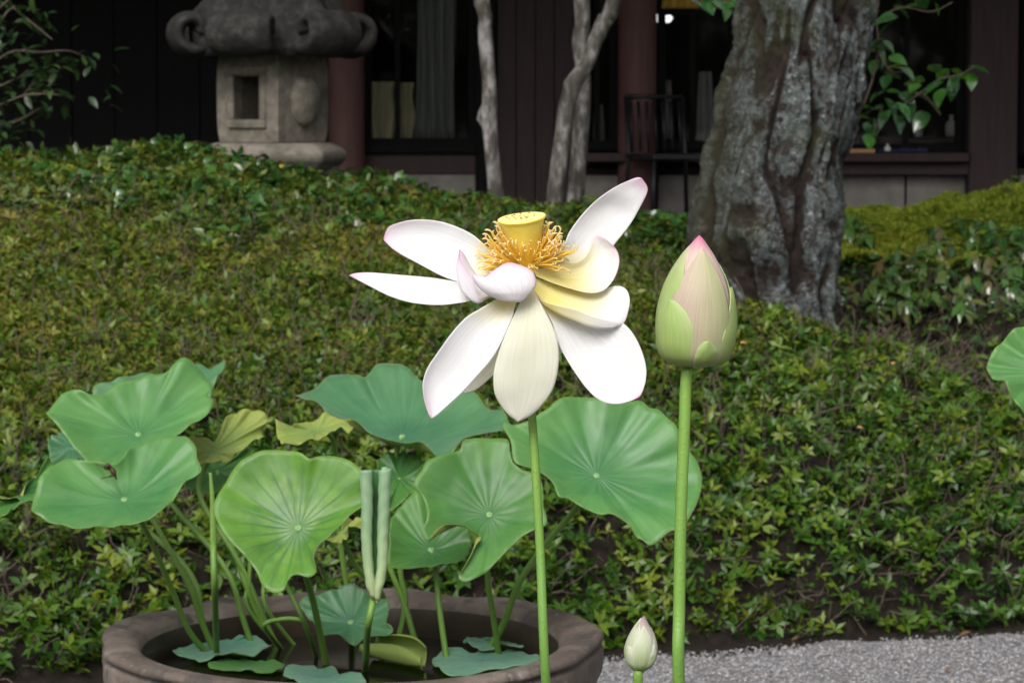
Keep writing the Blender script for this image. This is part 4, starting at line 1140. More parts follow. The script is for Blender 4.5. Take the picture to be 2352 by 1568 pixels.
def lip(r, z, a):
    """The outer edge of the rim is pinched like a pie crust."""
    w = math.sin(9 * a + .7) * .5 + math.sin(14 * a + 2) * .3 + math.sin(5 * a) * .35
    k = max(0, (r - .312) / .04) if z > .44 else 0
    if z > .3: z += .011
    return r + .009 * w * min(k, 1) + .003 * math.sin(3 * a + 1), z + .0045 * w * min(k, 1) + .002 * math.sin(2 * a)
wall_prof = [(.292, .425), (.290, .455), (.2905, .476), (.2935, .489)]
rim_prof = [(.2935, .489), (.2965, .496), (.302, .501), (.312, .5045), (.324, .5065), (.336, .5075), (.3445, .507), (.3495, .5045), (.3515, .500), (.3505, .496), (.3450, .4935), (.3435, .491), (.3485, .488),
            (.3510, .482), (.3515, .468), (.3495, .452), (.344, .436), (.334, .424)]
body_prof = [(.001, .04), (.2, .05), (.262, .2), (.286, .34), (.291, .424), (.333, .423), (.322, .39), (.312, .34), (.295, .24), (.262, .10), (.24, .0), (.001, 0.0)]
pot_meshes = None
def make_pot(loc, label):
    global pot_meshes
    t_ = thing('clay_pot', loc, label, 'pot', 'clay lotus pots')
    if pot_meshes is None:
        Vb, Fb = lathe(body_prof, 96, lip); Vr, Fr = lathe(rim_prof, 192, lip)
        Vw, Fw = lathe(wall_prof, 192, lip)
        pot_meshes = (mesh('body', Vb, Fb, MT['clay']), mesh('rim', Vr, Fr, MT['clay']), mesh('inner_wall', Vw, Fw, MT['shade_clay']))
    t_.scale = (1, 1.10, 1)          # hand-made: not quite round
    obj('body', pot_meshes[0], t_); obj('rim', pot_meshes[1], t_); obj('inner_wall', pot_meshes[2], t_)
    V = [(0, 0, 0)] + [(.2905 * math.cos(2 * math.pi * k / 64), .3195 * math.sin(2 * math.pi * k / 64), 0) for k in range(64)]
    tag(obj('water', mesh('water', V, [(0, 1 + k, 1 + (k + 1) % 64) for k in range(64)], MT['water'], smooth=False), None, (loc[0], loc[1], WZ)), 'dark still water inside the clay pot', 'water', kind='structure')
    return t_
PD = 4.1
PC = Vector(((802 - CX) / F * PD * 1.0, PD - .05, 0))
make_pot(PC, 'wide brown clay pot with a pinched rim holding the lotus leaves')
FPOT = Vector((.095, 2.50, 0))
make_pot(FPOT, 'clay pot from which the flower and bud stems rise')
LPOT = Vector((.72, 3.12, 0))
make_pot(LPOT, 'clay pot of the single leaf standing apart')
for nm, lc_ in (('pot_soil', FPOT), ('pot_soil', LPOT), ('pot_soil', PC)): pass

# ------------------------------------------------------------------ lotus leaves
def in_pot(p_, rmax=.272):
    """Keep a stalk's foot or a floating leaf inside the wall of the pot."""
    d = Vector((p_[0] - PC.x, p_[1] - PC.y, 0)); r_ = d.length
    return Vector(p_) if r_ <= rmax else Vector((PC.x + d.x * rmax / r_, PC.y + d.y * rmax / r_, p_[2]))
def stalk_path(P, n_):
    """A stalk rises inside the rim of its pot before it leans out."""
    out = []
    for p_ in cr(P, n_):
        w = min(1, max(0, (.73 - p_[2]) / .19)); w = w * w * (3 - 2 * w)
        out.append(tuple(Vector(p_).lerp(in_pot(p_, .262), w)))
    return cr(out, n_)
LG = 'lotus leaves growing from the clay pot'
def img_normal(e, phi):
    e, phi = R(e), R(phi)
    return (-FWD * math.sin(e) + (UPV * math.cos(phi) + RGT * math.sin(phi)) * math.cos(e)).normalized()
def lotus(label, centre, outline, d, e, phi, bowl, m, stalk=None, foot=None, wave=.012, conv=z5, under='leaf_under', nA=132, nR=22, horiz=False, sag=.35, srad=.0042, group=LG, foot_z=None, knob=True, pot=None, seed=1):
    c2 = conv(centre); ol = [conv(p_) for p_ in outline]
    if horiz:
        n_ = Vector((0, 0, 1)); P0 = at_z(*c2, d)
    else:
        n_ = img_normal(e, phi); P0 = at(*c2, d)
    C_ = on_plane(*c2, P0 - n_ * bowl, n_)
    ring = cr([tuple(on_plane(*p_, P0, n_)) for p_ in ol], nA, True)
    if horiz: ring = np.array([tuple(in_pot(p_, .284)) for p_ in ring])
    rr_ = np.linalg.norm(ring - np.array(P0), axis=1).mean()
    fq = np.fft.fft(ring, axis=0); kk = np.abs(np.fft.fftfreq(nA) * nA)
    soft = np.real(np.fft.ifft(fq * np.exp(-(kk / 2.2) ** 2)[:, None], axis=0))     # the leaf's round heart; lobes and notches belong to the rim
    V = []; UV = []
    Cn = np.array(C_); nn = np.array(n_)
    rs_ = random.Random(seed)
    ph = [rs_.uniform(0, 6.28) for _ in range(6)]
    for j in range(nR + 1):
        t_ = j / nR
        for k in range(nA):
            a = 2 * math.pi * k / nA
            w = (math.sin(3 * a + ph[0]) * .5 + math.sin(5 * a + ph[1]) * .4 + math.sin(8 * a + ph[2]) * .28 + math.sin(13 * a + ph[3]) * .22 + math.sin(23 * a + ph[4]) * .12 * math.sin(2 * a + ph[5]))
            rk = soft[k] + (ring[k] - soft[k]) * t_ ** 1.8
            q_ = Cn + (rk - Cn) * max(t_, .006) + nn * (-sag * bowl * math.sin(math.pi * t_) + wave * w * t_ ** 2.2)
            q_ = q_ + nn * .0002 * math.cos(21 * a) * math.sin(math.pi * min(1, t_ * 1.05)) ** .5   # ribs of the veins
            q_ = q_ + nn * (.0050 * mnoise.noise(Vector((q_[0], q_[1], q_[2])) * 20) + .0012 * mnoise.noise(Vector((q_[0], q_[1], q_[2])) * 65)) * t_
            V.append(q_); UV.append((k / nA, t_))
    V.append(Cn); UV.append((0, 0))
    Fc = []
    for j in range(nR):
        for k in range(nA):
            a_ = j * nA + k; b_ = j * nA + (k + 1) % nA
            Fc.append((a_, b_, b_ + nA, a_ + nA))
    # outline may run either way round: make the upper side face the leaf's normal
    v0, v1, v2 = (np.array(V[Fc[nA * 8][i]]) for i in range(3))
    if np.dot(np.cross(v1 - v0, v2 - v0), nn) < 0: Fc = [f_[::-1] for f_ in Fc]
    ft = None
    if foot is not None: ft = in_pot(at_z(*foot, WZ - .02 if foot_z is None else foot_z))
    if pot is not None: ft = Vector(pot)
    loc = ft if ft is not None else C_
    t_ = thing('lotus_leaf', loc, label, 'leaf', group)
    b = wpart('blade', V, Fc, [MT[m], MT[under]], t_, uv=UV)
    solid(b, .0007, -1.0, 1)
    if knob:
        kv, kf = lathe([(.001, .0016), (.0034, .0013), (.0048, 0), (.0048, -.002)], 14)
        Mx = n_.to_track_quat('Z', 'Y').to_matrix()
        wpart('navel', [Mx @ Vector(v) + C_ + n_ * .0005 for v in kv], kf, MT['navel'], b)
    if ft is not None:
        P = [C_ - n_ * .001]
        mids = stalk or []
        for i, p_ in enumerate(mids):
            f_ = (i + 1) / (len(mids) + 1)
            dd = (C_ - CAM).dot(FWD) * (1 - f_) + (ft - CAM).dot(FWD) * f_
            P.append(at(*p_, dd))
        P.append(ft)
        wpart('stalk', *tube(stalk_path(P, 40) if pot is None else cr(P, 40), np.linspace(srad * .92, srad * 1.1, 40), 10), MT['stalk'], t_)
    return t_
MT['navel'] = m_simple('leaf_navel', [(.3, (.15, .30, .11)), (.7, (.21, .37, .15))], 200, .6, 0)
T = lambda pts: [z5(p_) for p_ in pts]
T6 = lambda pts: [z6(p_) for p_ in pts]

lotus('dull blue-green lotus leaf whose far edge shows above the tallest folded leaf', (760, 250), [(420, 250), (520, 212), (650, 170), (740, 150), (810, 120), (900, 112), (960, 120), (1005, 112), (1025, 140), (1005, 175), (965, 230), (930, 300), (800, 370), (640, 380), (500, 340)],
      4.42, 30, 0, .015, 'leaf_blue', T([(700, 800)]), z5((680, 1310)), seed=2)
lotus('tallest pale green lotus leaf, cupped, rising over the end of the pot', (628, 440), [(212, 350), (225, 320), (270, 265), (320, 238), (360, 245), (400, 255), (470, 245), (520, 210), (580, 190), (680, 170), (750, 165), (800, 130), (850, 128), (910, 150), (960, 190), (968, 215), (943, 238), (965, 272), (955, 330), (880, 392), (800, 442), (720, 500), (620, 555), (530, 585), (465, 590), (400, 548), (340, 500), (290, 440), (240, 395)],
      4.15, 42, 12, .02, 'leaf_jade', T([(650, 900), (700, 1150)]), z5((740, 1440)), wave=.010, seed=3)
lotus('blue-green lotus leaf peeping out below the tallest leaf', (330, 500), [(225, 490), (238, 440), (262, 408), (330, 400), (420, 430), (440, 500), (400, 545), (330, 556), (280, 568), (240, 570), (224, 535)], 4.28, 40, -10, .008, 'leaf_blue', T([(480, 850), (560, 1010), (650, 1250)]), z5((692, 1410)), knob=False, seed=4)
lotus('dark lotus leaf with a curled pale lip overhanging the outer end of the pot', (90, 715), [(-90, 800), (0, 806), (36, 800), (62, 772), (150, 757), (200, 705), (265, 574), (205, 588), (142, 640), (100, 702), (60, 728), (0, 733), (-90, 738)], 4.2, 24, 10, .01, 'leaf_green', None, None, knob=False, wave=.016, seed=5, pot=None)
lotus('broad pale green lotus leaf lying open below the tallest leaf', (565, 735), [(143, 770), (150, 720), (180, 660), (230, 600), (300, 555), (350, 552), (420, 570), (470, 580), (540, 560), (600, 490), (650, 465), (720, 440), (770, 428), (810, 445), (860, 485), (890, 510), (895, 550), (915, 595), (870, 625), (810, 690), (770, 740), (740, 790), (690, 820), (620, 838), (560, 840), (500, 855), (440, 880), (395, 887), (340, 870), (290, 845), (230, 825), (190, 795)],
      3.98, 38, 0, .026, 'leaf_jade', T([(625, 850), (680, 1100), (725, 1300)]), z5((738, 1438)), wave=.009, seed=6)
lotus('yellow-green lotus leaf turned up to show its underside behind the bright leaf', (960, 520), [(850, 472), (920, 460), (990, 432), (1015, 382), (1060, 345), (1120, 334), (1180, 334), (1222, 375), (1196, 400), (1200, 455), (1130, 500), (1050, 538), (960, 566), (890, 556)], 4.3, 48, 10, .006, 'leaf_under', T([(900, 800)]), z5((1025, 1330)), knob=False, wave=.012, under='leaf_green', seed=7)
lotus('dark shaded lotus leaf hanging below the upturned yellow-green leaf', (985, 600), [(868, 562), (950, 552), (1050, 536), (1152, 512), (1100, 590), (1030, 680), (960, 702), (880, 682), (838, 642)], 4.38, 35, 20, .006, 'leaf_green', T([(940, 1030)]), z5((1062, 1330)), knob=False, wave=.012, seed=8)
lotus('bright lime green lotus leaf tilted upright with dark mottled veins', (1355, 865), [(970, 780), (985, 720), (1020, 650), (1060, 590), (1120, 545), (1200, 515), (1290, 512), (1360, 525), (1405, 555), (1450, 537), (1520, 540), (1590, 565), (1650, 610), (1690, 660), (1690, 710), (1640, 760), (1590, 800), (1540, 860), (1490, 915), (1450, 950), (1425, 1000), (1437, 1060), (1400, 1082), (1350, 1070), (1310, 1095), (1285, 1150), (1240, 1158), (1190, 1120), (1160, 1050), (1090, 970), (1040, 920), (1000, 860)],
      3.9, 62, -6, .022, 'leaf_lime', T([(1385, 1060), (1430, 1230)]), z5((1492, 1535)), wave=.007, seed=9, srad=.0048)
lotus('wide blue-green lotus leaf spread behind the white flower', (622, 360), [(103, 155), (120, 125), (200, 90), (270, 50), (350, 48), (410, 60), (440, 82), (470, 60), (500, 35), (560, 25), (630, 32), (690, 55), (740, 90), (850, 130), (960, 140), (1010, 170), (1050, 220), (1110, 235), (1140, 270), (1152, 310), (1110, 355), (1020, 365), (930, 380), (880, 415), (828, 452), (790, 440), (740, 400), (690, 380), (640, 378), (560, 372), (480, 346), (420, 312), (370, 284), (300, 280), (262, 270), (230, 232), (160, 195)],
      4.32, 24, -6, .030, 'leaf_blue', T6([(590, 480), (560, 900), (650, 1170)]), z6((810, 1392)), wave=.010, conv=z6, seed=10, sag=.5)
lotus('narrow lotus leaf seen from its yellow-green underside beside the spread leaf', (200, 330), [(2, 268), (20, 300), (70, 322), (150, 290), (240, 268), (300, 275), (385, 292), (340, 335), (250, 362), (150, 386), (50, 392), (20, 362), (0, 310)], 4.2, 24, 4, .006, 'leaf_under', T6([(290, 400), (310, 800)]), z6((420, 1340)), knob=False, wave=.010, conv=z6, under='leaf_blue', seed=11)
lotus('dark green lotus leaf in deep shade under the spread leaf', (610, 560), [(480, 470), (560, 440), (640, 440), (725, 490), (730, 540), (690, 640), (600, 700), (556, 705), (548, 600), (500, 540)], 4.34, 40, 10, .008, 'leaf_green', T6([(625, 1010), (655, 1170)]), z6((702, 1345)), knob=False, conv=z6, seed=12)
lotus('yellow-green scrap of lotus leaf behind the rolled leaf', (320, 830), [(232, 896), (300, 830), (360, 770), (412, 748), (425, 800), (372, 834), (290, 874)], 4.2, 40, -20, .004, 'leaf_under', T6([(400, 1000), (530, 1150)]), z6((582, 1312)), knob=False, conv=z6, under='leaf_green', seed=13)
lotus('green lotus leaf tucked low under the torn leaf', (765, 915), [(555, 965), (562, 900), (560, 850), (572, 745), (620, 690), (680, 650), (760, 660), (860, 720), (930, 790), (966, 850), (955, 900), (932, 975), (850, 978), (780, 986), (680, 1000), (600, 1012), (563, 1000)], 4.2, 42, 4, .022, 'leaf_green', T6([(785, 1010), (805, 1200)]), z6((850, 1525)), wave=.008, conv=z6, seed=14)
lotus('torn green lotus leaf with a brown-edged rip beside the flower stem', (1050, 745), [(680, 600), (690, 570), (720, 530), (740, 490), (800, 465), (860, 440), (910, 410), (922, 375), (1000, 368), (1070, 366), (1140, 375), (1150, 420), (1165, 480), (1210, 520), (1250, 530), (1300, 560), (1312, 640), (1312, 700), (1330, 770), (1325, 800), (1280, 820), (1210, 850), (1150, 900), (1100, 950), (1040, 1010), (970, 1055), (920, 1065), (900, 1040), (922, 1008), (958, 950), (985, 890), (1012, 846), (965, 822), (930, 797), (890, 790), (820, 800), (770, 840), (750, 870), (730, 850), (720, 810), (742, 770), (746, 720), (725, 650)],
      4.05, 58, 8, .020, 'leaf_green', T6([(1040, 1030), (1070, 1250)]), z6((1105, 1492)), wave=.006, conv=z6, nA=180, seed=15)
lotus('largest smooth green lotus leaf behind the flower stem and tall bud stem', (1575, 553), [(1120, 330), (1125, 280), (1170, 290), (1240, 280), (1300, 240), (1340, 220), (1370, 190), (1420, 168), (1500, 160), (1560, 165), (1640, 185), (1720, 190), (1790, 180), (1830, 220), (1880, 235), (1920, 290), (1960, 330), (1990, 380), (2030, 410), (2070, 470), (2090, 540), (2090, 600), (2060, 700), (2010, 790), (1990, 830), (1940, 830), (1890, 860), (1840, 890), (1800, 865), (1770, 850), (1740, 800), (1690, 760), (1640, 745), (1600, 750), (1550, 730), (1490, 680), (1440, 655), (1390, 650), (1370, 600), (1340, 560), (1290, 530), (1240, 515), (1170, 490), (1150, 400)],
      4.12, 52, 12, .026, 'leaf_jade', T6([(1525, 700), (1490, 850), (1430, 1130)]), z6((1378, 1395)), wave=.008, conv=z6, nA=180, seed=16, srad=.0048)
ident = lambda p_: p_
lotus('single lotus leaf standing apart beyond the hedge corner, cut by the picture edge', (2405, 850), [(2268, 845), (2275, 815), (2300, 780), (2352, 745), (2430, 730), (2500, 770), (2530, 860), (2490, 930), (2410, 965), (2352, 943), (2320, 915), (2300, 880)], 3.1, 58, -10, .014, 'leaf_jade', None, None, conv=ident, seed=17, group='', pot=(LPOT.x - .12, LPOT.y, WZ - .02))
# floating leaves
FG = 'lotus leaves floating on the pot water'
ZF = WZ + .004
lotus('pale floating lotus leaf with frilled edge beside the stalks at the pot end', (960, 1405), [(750, 1400), (800, 1375), (900, 1350), (1000, 1355), (1060, 1350), (1110, 1365), (1160, 1355), (1200, 1380), (1235, 1395), (1190, 1420), (1120, 1440), (1000, 1450), (930, 1460), (850, 1435), (800, 1430)], ZF + .010, 0, 0, .006, 'leaf_float', wave=.004, horiz=True, knob=False, group=FG, seed=21)
lotus('yellower floating lotus leaf touching the inner wall of the pot', (1110, 1480), [(945, 1490), (1000, 1460), (1100, 1450), (1180, 1455), (1230, 1465), (1290, 1480), (1270, 1510), (1200, 1525), (1100, 1512), (1020, 1505)], ZF + .003, 0, 0, .003, 'leaf_green', wave=.003, horiz=True, knob=False, group=FG, seed=22)
lotus('floating lotus leaf between the bright leaf stalk and the pot wall', (230, 1535), [(45, 1510), (100, 1480), (170, 1480), (230, 1502), (280, 1490), (330, 1520), (420, 1540), (430, 1580), (200, 1590), (60, 1540)], ZF + .002, 0, 0, .003, 'leaf_float', wave=.003, horiz=True, conv=z6, knob=False, group=FG, seed=23)
lotus('broad floating lotus leaf spread at the flower stem side of the pot', (1030, 1455), [(770, 1450), (830, 1410), (900, 1405), (960, 1418), (1040, 1395), (1100, 1410), (1160, 1400), (1240, 1410), (1300, 1420), (1290, 1460), (1200, 1482), (1100, 1497), (1000, 1512), (900, 1526), (830, 1520), (790, 1490)], ZF + .003, 0, 0, .003, 'leaf_float', wave=.0035, horiz=True, conv=z6, knob=False, group=FG, seed=24)
lotus('small floating lotus leaf at the back wall of the pot behind the broad one', (1080, 1365), [(920, 1360), (970, 1335), (1050, 1335), (1120, 1345), (1180, 1345), (1240, 1365), (1230, 1390), (1150, 1395), (1100, 1380), (1040, 1395), (980, 1390)], ZF + .010, 0, 0, .004, 'leaf_float', wave=.004, horiz=True, conv=z6, knob=False, group=FG, seed=25)
lotus('low blue-green lotus leaf leaning on the inner back wall of the pot', (370, 1270), [(120, 1180), (170, 1130), (250, 1120), (320, 1100), (390, 1090), (450, 1120), (520, 1130), (560, 1180), (545, 1270), (578, 1310), (520, 1340), (450, 1340), (400, 1362), (350, 1340), (280, 1335), (240, 1350), (200, 1300), (170, 1240)], 4.22, 40, 0, .012, 'leaf_blue', T6([(372, 1300)]), z6((380, 1385)), wave=.008, conv=z6, seed=26)

# ---- rolled young leaves
def scroll_leaf(label, pts_l, pts_r, pts_mid, d, turns, rad, foot, conv=z6):
    ft = in_pot(at_z(*foot, WZ - .02))
    t_ = thing('rolled_leaf', ft, label, 'leaf', None)
    n_ = 40; ns_ = 14
    for side, pts_ in ((-1, pts_l), (1, pts_r)):
        path = cr([tuple(at(*conv(p_), d - .012)) for p_ in pts_], n_)
        V = []; UV = []
        for i in range(n_):
            t2_ = i / (n_ - 1); rr_ = rad * (1.02 - .28 * t2_) * (1 if t2_ < .9 else .45 + .55 * (1 - t2_) / .1)
            for k in range(30):
                a = k / 29 * 2 * math.pi * turns
                r2 = rr_ * (1 - .55 * k / 29) * (1 + .05 * math.sin(46 * t2_ + 1.6 * a + side))
                V.append(path[i] + np.array(RGT) * (side * -r2 * math.cos(a)) + np.array(FWD) * (-r2 * math.sin(a)) + np.array(UPV) * (.006 * (k / 29) * math.sin(i * .9 + side)))
                UV.append((k / 29, t2_))
        solid(wpart('roll', V, grid_faces(n_, 30), [MT['leaf_pale'], MT['leaf_pale']], t_, uv=UV), .0007, 0)
    # the blade between the two rolls
    A = cr([tuple(at(*conv(p_), d + .004)) for p_ in pts_l], n_); B = cr([tuple(at(*conv(p_), d + .004)) for p_ in pts_r], n_)
    V = []; UV = []
    for i in range(n_):
        for k in range(12):
            f_ = k / 11
            V.append(A[i] * (1 - f_) + B[i] * f_ + np.array(FWD) * .012 * math.sin(math.pi * f_)); UV.append((f_ * .3, i / (n_ - 1)))
    solid(wpart('blade', V, grid_faces(n_, 12), [MT['leaf_green'], MT['leaf_green']], t_, uv=UV), .0007, 0)
    P = [Vector((A[-1] + B[-1]) / 2) + UPV * .01] + [at(*p_, d) for p_ in pts_mid] + [ft]
    wpart('stalk', *tube(cr(P, 30), np.linspace(.0046, .0052, 30), 10), MT['stalk'], t_)
    return t_
MT['leaf_pale'] = m_lotus('leaf_pale', (.26, .40, .20), (.34, .47, .25), (.44, .55, .36), bloom=.2)
scroll_leaf('pale young lotus leaf still rolled into two upright scrolls', [(442, 522), (448, 700), (446, 850), (455, 1000), (478, 1152)], [(541, 526), (536, 700), (530, 850), (526, 1000), (500, 1158)], [z6((455, 1300))], 3.92, 1.35, .0090, z6((440, 1545)))
# spiked rolled leaf
ft = at_z(*z5((985, 1485)), WZ - .02)
t_ = thing('rolled_leaf', ft, 'thin grey-green lotus shoot tightly rolled to a spike', 'leaf')
P = [tuple(at(*z5(p_), 4.0)) for p_ in [(955, 612), (962, 700), (966, 820), (968, 940)]]
q_ = cr(P, 40); V, Fc = tube(q_, .0050 * np.linspace(.12, 1, 40) ** .7, 14)
V = [v + np.array(RGT) * .0012 * math.sin(i * .9) for i, v in enumerate(V)]
wpart('roll', V, Fc, MT['stalk'], t_, uv=[((i % 14) / 14, .5) for i in range(len(V))])
P = [tuple(at(*z5((968, 930)), 4.0)), tuple(at(*z5((975, 1150)), 4.0)), tuple(ft)]
wpart('stalk', *tube(cr(P, 24), .0047, 10), MT['stalk'], t_)
# curled leaf lying on the water
A = [z6(p_) for p_ in [(425, 1395), (520, 1408), (620, 1428), (715, 1462)]]; B = [z6(p_) for p_ in [(520, 1350), (600, 1362), (690, 1378), (745, 1402)]]
c0 = at_z(*z6((590, 1420)), WZ)
t_ = thing('curled_leaf', c0, 'yellow-green lotus leaf curled like a gutter on the pot water', 'leaf')
PA_ = cr([tuple(at_z(*p_, WZ + .022)) for p_ in A], 30); PB_ = cr([tuple(at_z(*p_, WZ + .022)) for p_ in B], 30)
V = []; UV = []
for i in range(30):
    a_, b_ = PA_[i], PB_[i]; wv = (b_ - a_); wl = np.linalg.norm(wv); wv = wv / wl
    rl = .013 * (math.sin(math.pi * (.15 + .7 * i / 29)))
    prof = []
    for k in range(14): 
        an = 4.2 - k / 13 * 5.6
        prof.append((rl * 1.2 * math.cos(an) - rl * .5, rl * math.sin(an)))
    for k in range(8): prof.append((.01 + (wl * .8 - .01) * k / 7, -.014 + .004 * math.sin(k)))
    for k in range(10):
        an = -1.4 + k / 9 * 3.4
        prof.append((wl * .82 + rl * math.cos(an), rl * math.sin(an) * 1.1))
    for k, (u_, z_) in enumerate(prof):
        V.append(a_ + wv * u_ + np.array([0, 0, z_])); UV.append((k / len(prof), .5))
solid(wpart('blade', V, grid_faces(30, len(prof)), [MT['leaf_under'], MT['leaf_under']], t_, uv=UV), .0008, 0)
# loose stalks whose leaves stay hidden, and one bent stalk
def loose(label, pts_, d, foot, r_=.0034):
    ft = in_pot(at_z(*foot, WZ - .02))
    t_ = thing('lotus_stalk', ft, label, 'stalk', 'thin lotus stalks in the pot')
    P = [tuple(at(*p_, d)) for p_ in pts_] + [tuple(ft)]
    wpart('stalk', *tube(stalk_path(P, 26), r_, 8), MT['stalk'], t_)
loose('thin lotus stalk standing before the back wall of the pot', T([(1140, 930), (1128, 1110), (1128, 1230)]), 4.3, z5((1130, 1352)))
loose('thin lotus stalk standing before the back wall of the pot', T([(1215, 930), (1200, 1100), (1212, 1230)]), 4.3, z5((1226, 1335)))
loose('slanting lotus stalk crossing behind the bright leaf stalk', T([(1260, 960), (1290, 1100), (1330, 1180), (1385, 1300)]), 4.1, z5((1452, 1485)))
loose('lotus stalk bent in an arch over the pot water', T([(1372, 1284), (1320, 1274), (1255, 1282), (1200, 1312)]), 4.18, z5((1162, 1368)))
MT['insect'] = m_simple('insect_shell', [(.3, (.02, .012, .006)), (.7, (.07, .035, .012))], 200, .5, 0)
# brown dried bit on the broad leaf
pb = on_plane(*z5((478, 612)), at(*z5((565, 735)), 3.955), img_normal(38, 0))
P = [Vector((0, 0, .004)), Vector((.004, 0, .010)), Vector((.010, .002, .002)), Vector((.016, 0, -.010))]
V1 = tube(cr(P, 14), np.array([.001, .002, .0035, .004, .003, .0022, .003, .0038, .0042, .0036, .0028, .002, .0012, .0006]), 8)
V2 = tube([Vector((.006, 0, .004)), Vector((-.012, -.004, .012))], [.0015, .0006], 5); V3 = tube([Vector((.012, 0, -.004)), Vector((-.006, -.003, -.008))], [.0014, .0006], 5)
tag(obj('dried_wasp', mesh('dried_wasp', *join([V1, V2, V3]), MT['insect']), None, pb), 'tiny brown insect resting on the broad pale lotus leaf', 'insect')
# ------------------------------------------------------------------ the lotus flower
FD = 2.43
S_ = FD / F * .41504
def zp(p_):
    X, Y_ = p_[0], p_[1]; dd = p_[2] if len(p_) > 2 else 0.0
    return at(746.5 + X * .41504, 373.2 + Y_ * .41504, FD + dd * S_)
stem_px = [(1205, 690), (1213, 800), (1222, 955), (1228, 1050), (1240, 1250), (1254, 1568)]
sp3 = [at(*p_, FD + (.004 if i < 2 else .012)) for i, p_ in enumerate(stem_px)]
foot = Vector((sp3[-1].x + .02, FPOT.y + .02, WZ - .02))
flower = thing('lotus_flower', foot, 'large open white lotus flower with pink petal tips and yellow centre', 'flower')
wpart('stem', *tube(cr(sp3 + [Vector((sp3[-1].x + .012, FPOT.y + .01, .62)), foot], 70), np.linspace(.0034, .0046, 70), 14), MT['fstalk'], flower)
WHITE = np.array([.93, .925, .925]); PINK = np.array([.80, .36, .62]); DEEP = np.array([.72, .10, .34]); YEL = np.array([.88, .79, .27]); SHADE_CREAM = np.array([.72, .72, .42]); LIL = np.array([.80, .74, .82])
def petal(curves, yellow=.25, pink_tip=.5, pink_edge=.0, green=0.0, lil=0.0, nL=44, nW=27, seed=0, tipw=.03, mid=None):
    """curves: strips from one edge of the petal to the other, each running base -> tip."""
    if mid is not None:
        a_, b_, c_ = curves; m_ = len(b_) - 1
        curves = [a_, [(p_[0], p_[1], (a_[i][2] + c_[i][2]) / 2 + mid * math.sin(math.pi * i / m_)) for i, p_ in enumerate(b_)], c_]
    C3 = [cru([tuple(zp(p_)) for p_ in c_], nL) for c_ in curves]
    V = np.zeros((nL, nW, 3))
    for i in range(nL):
        row = [c_[i] for c_ in C3]
        spread_ = np.linalg.norm(np.array(row[-1]) - np.array(row[0])) + np.linalg.norm(np.array(row[len(row) // 2]) - np.array(row[0]))
        if len(row) == 3:
            s2 = np.linspace(0, 1, nW)[:, None]
            a, b, c_ = row
            V[i] = a * (1 - s2) * (1 - 2 * s2) + b * 4 * s2 * (1 - s2) + c_ * s2 * (2 * s2 - 1)
        else:
            V[i] = cr(row, nW) if spread_ > 1e-4 else np.array(row[0])[None, :].repeat(nW, 0)
    UV = []; colr = []
    V = V.reshape(-1, 3)
    dirs = np.array(FWD)
    for i in range(nL):
        t_ = i / (nL - 1)
        for k in range(nW):
            s2 = abs(2 * k / (nW - 1) - 1)
            idx = i * nW + k
            nz = mnoise.noise(Vector(V[idx]) * 45 + Vector((seed * 3.1, 0, 0)))
            V[idx] += dirs * (.0011 * nz * math.sin(math.pi * t_) + .0010 * math.sin(9 * t_ + seed + 3 * s2) * s2 ** 2 * t_)
            # faint grooves of the veins
            V[idx] += dirs * .00014 * math.sin(k * 2.4) * (1 - t_)
            c_ = WHITE.copy()
            y_ = max(0, 1 - t_ / max(yellow, .01)) if yellow > 0 else 0
            y_ = min(1, y_ * 1.35 + .12 * nz * (y_ > 0)) ** 1.2 * (1 - .25 * s2)
            c_ = c_ * (1 - y_) + YEL * y_
            if green: 
                g_ = green * (1 - .35 * t_) * (1 - .2 * s2); c_ = c_ * (1 - g_) + SHADE_CREAM * g_  # yellowish cream, darkened to carry the shade from the petals above
            if lil: c_ = c_ * (1 - lil) + LIL * lil
            pt = max(0, (t_ - .68) / .32) ** 1.7 * pink_tip * .8 * (1 + .5 * nz)
            pe = .7 * pink_edge * max(0, (s2 - .78) / .22) ** 1.5 * max(0, min(1, (t_ - .35) * 2.5)) + pink_tip * .12 * max(0, (t_ - .5) * 2) * s2 ** 6
            f_ = min(.85, max(0, pt + pe)); c_ = c_ * (1 - f_) + PINK * f_
            dp = max(0, (t_ - (1 - tipw)) / tipw) ** 1.5 * min(1, pink_tip * 1.6); c_ = c_ * (1 - dp) + DEEP * dp
            UV.append((k / (nW - 1), t_)); colr.append(np.clip(c_, 0, 1))
    o_ = wpart('petal', V, grid_faces(nL, nW), MT['petal'], flower, uv=UV, col=colr)
    solid(o_, .0006, 0)
    return o_
